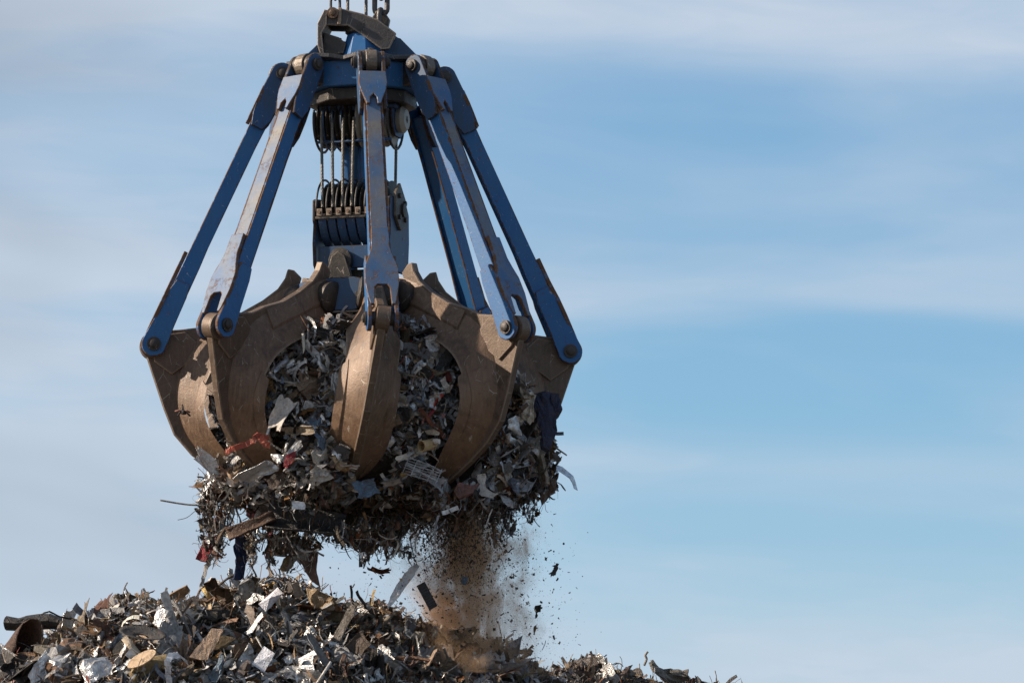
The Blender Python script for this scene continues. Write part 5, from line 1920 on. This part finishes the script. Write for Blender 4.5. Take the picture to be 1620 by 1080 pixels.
# ------------------------------------------------------------------ dust cloud
def dust():
    c = np.array(at(742, 915, G.y + .85))
    prof = [(170, 1.15), (95, 1.15), (40, 1.15), (-20, 1.15), (-75, 1.15), (-120, 1.15), (-160, 1.15)]
    n = 28
    v, f = [], []
    for h, r in prof:
        for i in range(n):
            t = 2 * math.pi * i / n
            v.append((r * math.cos(t) * 1.12 - .15 * h * S, r * math.sin(t) * .9, h * S))
    for j in range(len(prof) - 1):
        for i in range(n):
            f.append((j * n + i, j * n + (i + 1) % n, (j + 1) * n + (i + 1) % n, (j + 1) * n + i))
    f.append(tuple(range(n))[::-1]); f.append(tuple(range((len(prof) - 1) * n, len(prof) * n)))
    me = bpy.data.meshes.new('dust_cloud')
    me.from_pydata(v, [], f)
    bm = bmesh.new(); bm.from_mesh(me); bmesh.ops.recalc_face_normals(bm, faces=bm.faces); bm.to_mesh(me); bm.free()
    o = link('dust_cloud', me, loc=tuple(c))
    m = bpy.data.materials.new('brown_dust')
    m.use_nodes = True
    nt = m.node_tree
    nt.nodes.clear()
    out = N(nt, "ShaderNodeOutputMaterial")
    pv = N(nt, "ShaderNodeVolumePrincipled")
    pv.inputs["Color"].default_value = (0.76, 0.52, 0.33, 1)
    pv.inputs["Anisotropy"].default_value = 0.1
    tc = N(nt, "ShaderNodeTexCoord")
    sp = N(nt, "ShaderNodeSeparateXYZ")
    nt.links.new(tc.outputs["Object"], sp.inputs[0])
    x, y, z = sp.outputs
    # distance from a leaning axis, in units of the local radius
    wl = N(nt, "ShaderNodeTexNoise")
    wl.inputs["Scale"].default_value = 1.6
    wl.inputs["Detail"].default_value = 2
    nt.links.new(tc.outputs["Object"], wl.inputs["Vector"])
    wsep = N(nt, "ShaderNodeSeparateColor")
    nt.links.new(wl.outputs["Color"], wsep.inputs[0])
    x = math_node(nt, 'ADD', x, math_node(nt, 'MULTIPLY_ADD', wsep.outputs[0], 0.9, -.45))
    rad = math_node(nt, 'MULTIPLY_ADD', z, 0.0, 0.50)
    ax = math_node(nt, 'MULTIPLY_ADD', z, -0.15, -0.01)
    dx = math_node(nt, 'DIVIDE', math_node(nt, 'SUBTRACT', x, ax), rad)
    dy = math_node(nt, 'DIVIDE', y, rad)
    rr = math_node(nt, 'SQRT', math_node(nt, 'ADD', math_node(nt, 'MULTIPLY', dx, dx), math_node(nt, 'MULTIPLY', dy, dy)))
    n1 = noise_node(nt, scaled(nt, tc.outputs["Object"], (3.0, 3.0, 2.0)), 1.0, 6, .62, 1.0)
    n2 = noise_node(nt, scaled(nt, tc.outputs["Object"], (17, 17, 2.4)), 1.0, 4, .6, .4)
    fall = math_node(nt, 'SUBTRACT', 1.0, rr)
    d = math_node(nt, 'ADD', fall, math_node(nt, 'MULTIPLY_ADD', n1, 4.2, -2.15))
    d = math_node(nt, 'ADD', d, math_node(nt, 'MULTIPLY_ADD', n2, 1.1, -0.55))
    core = math_node(nt, 'MULTIPLY', math_node(nt, 'MAXIMUM', d, 0.0), 13.0)
    # thin veil round the core
    veil = math_node(nt, 'MULTIPLY', math_node(nt, 'MAXIMUM', math_node(nt, 'MULTIPLY_ADD', rr, -0.55, 1.0), 0.0), math_node(nt, 'MULTIPLY', math_node(nt, 'MULTIPLY', n1, n1), 0.9))
    den = math_node(nt, 'ADD', core, veil)
    low = math_node(nt, 'MULTIPLY_ADD', z, 0.25, 1.0, clamp=False)
    den = math_node(nt, 'MULTIPLY', den, math_node(nt, 'MAXIMUM', low, .45))
    nt.links.new(den, pv.inputs["Density"])
    nt.links.new(pv.outputs[0], out.inputs["Volume"])
    me.materials.append(m)
    tag(o, 'brown dust cloud falling from the load to the heap', 'dust', kind='stuff')


dust()
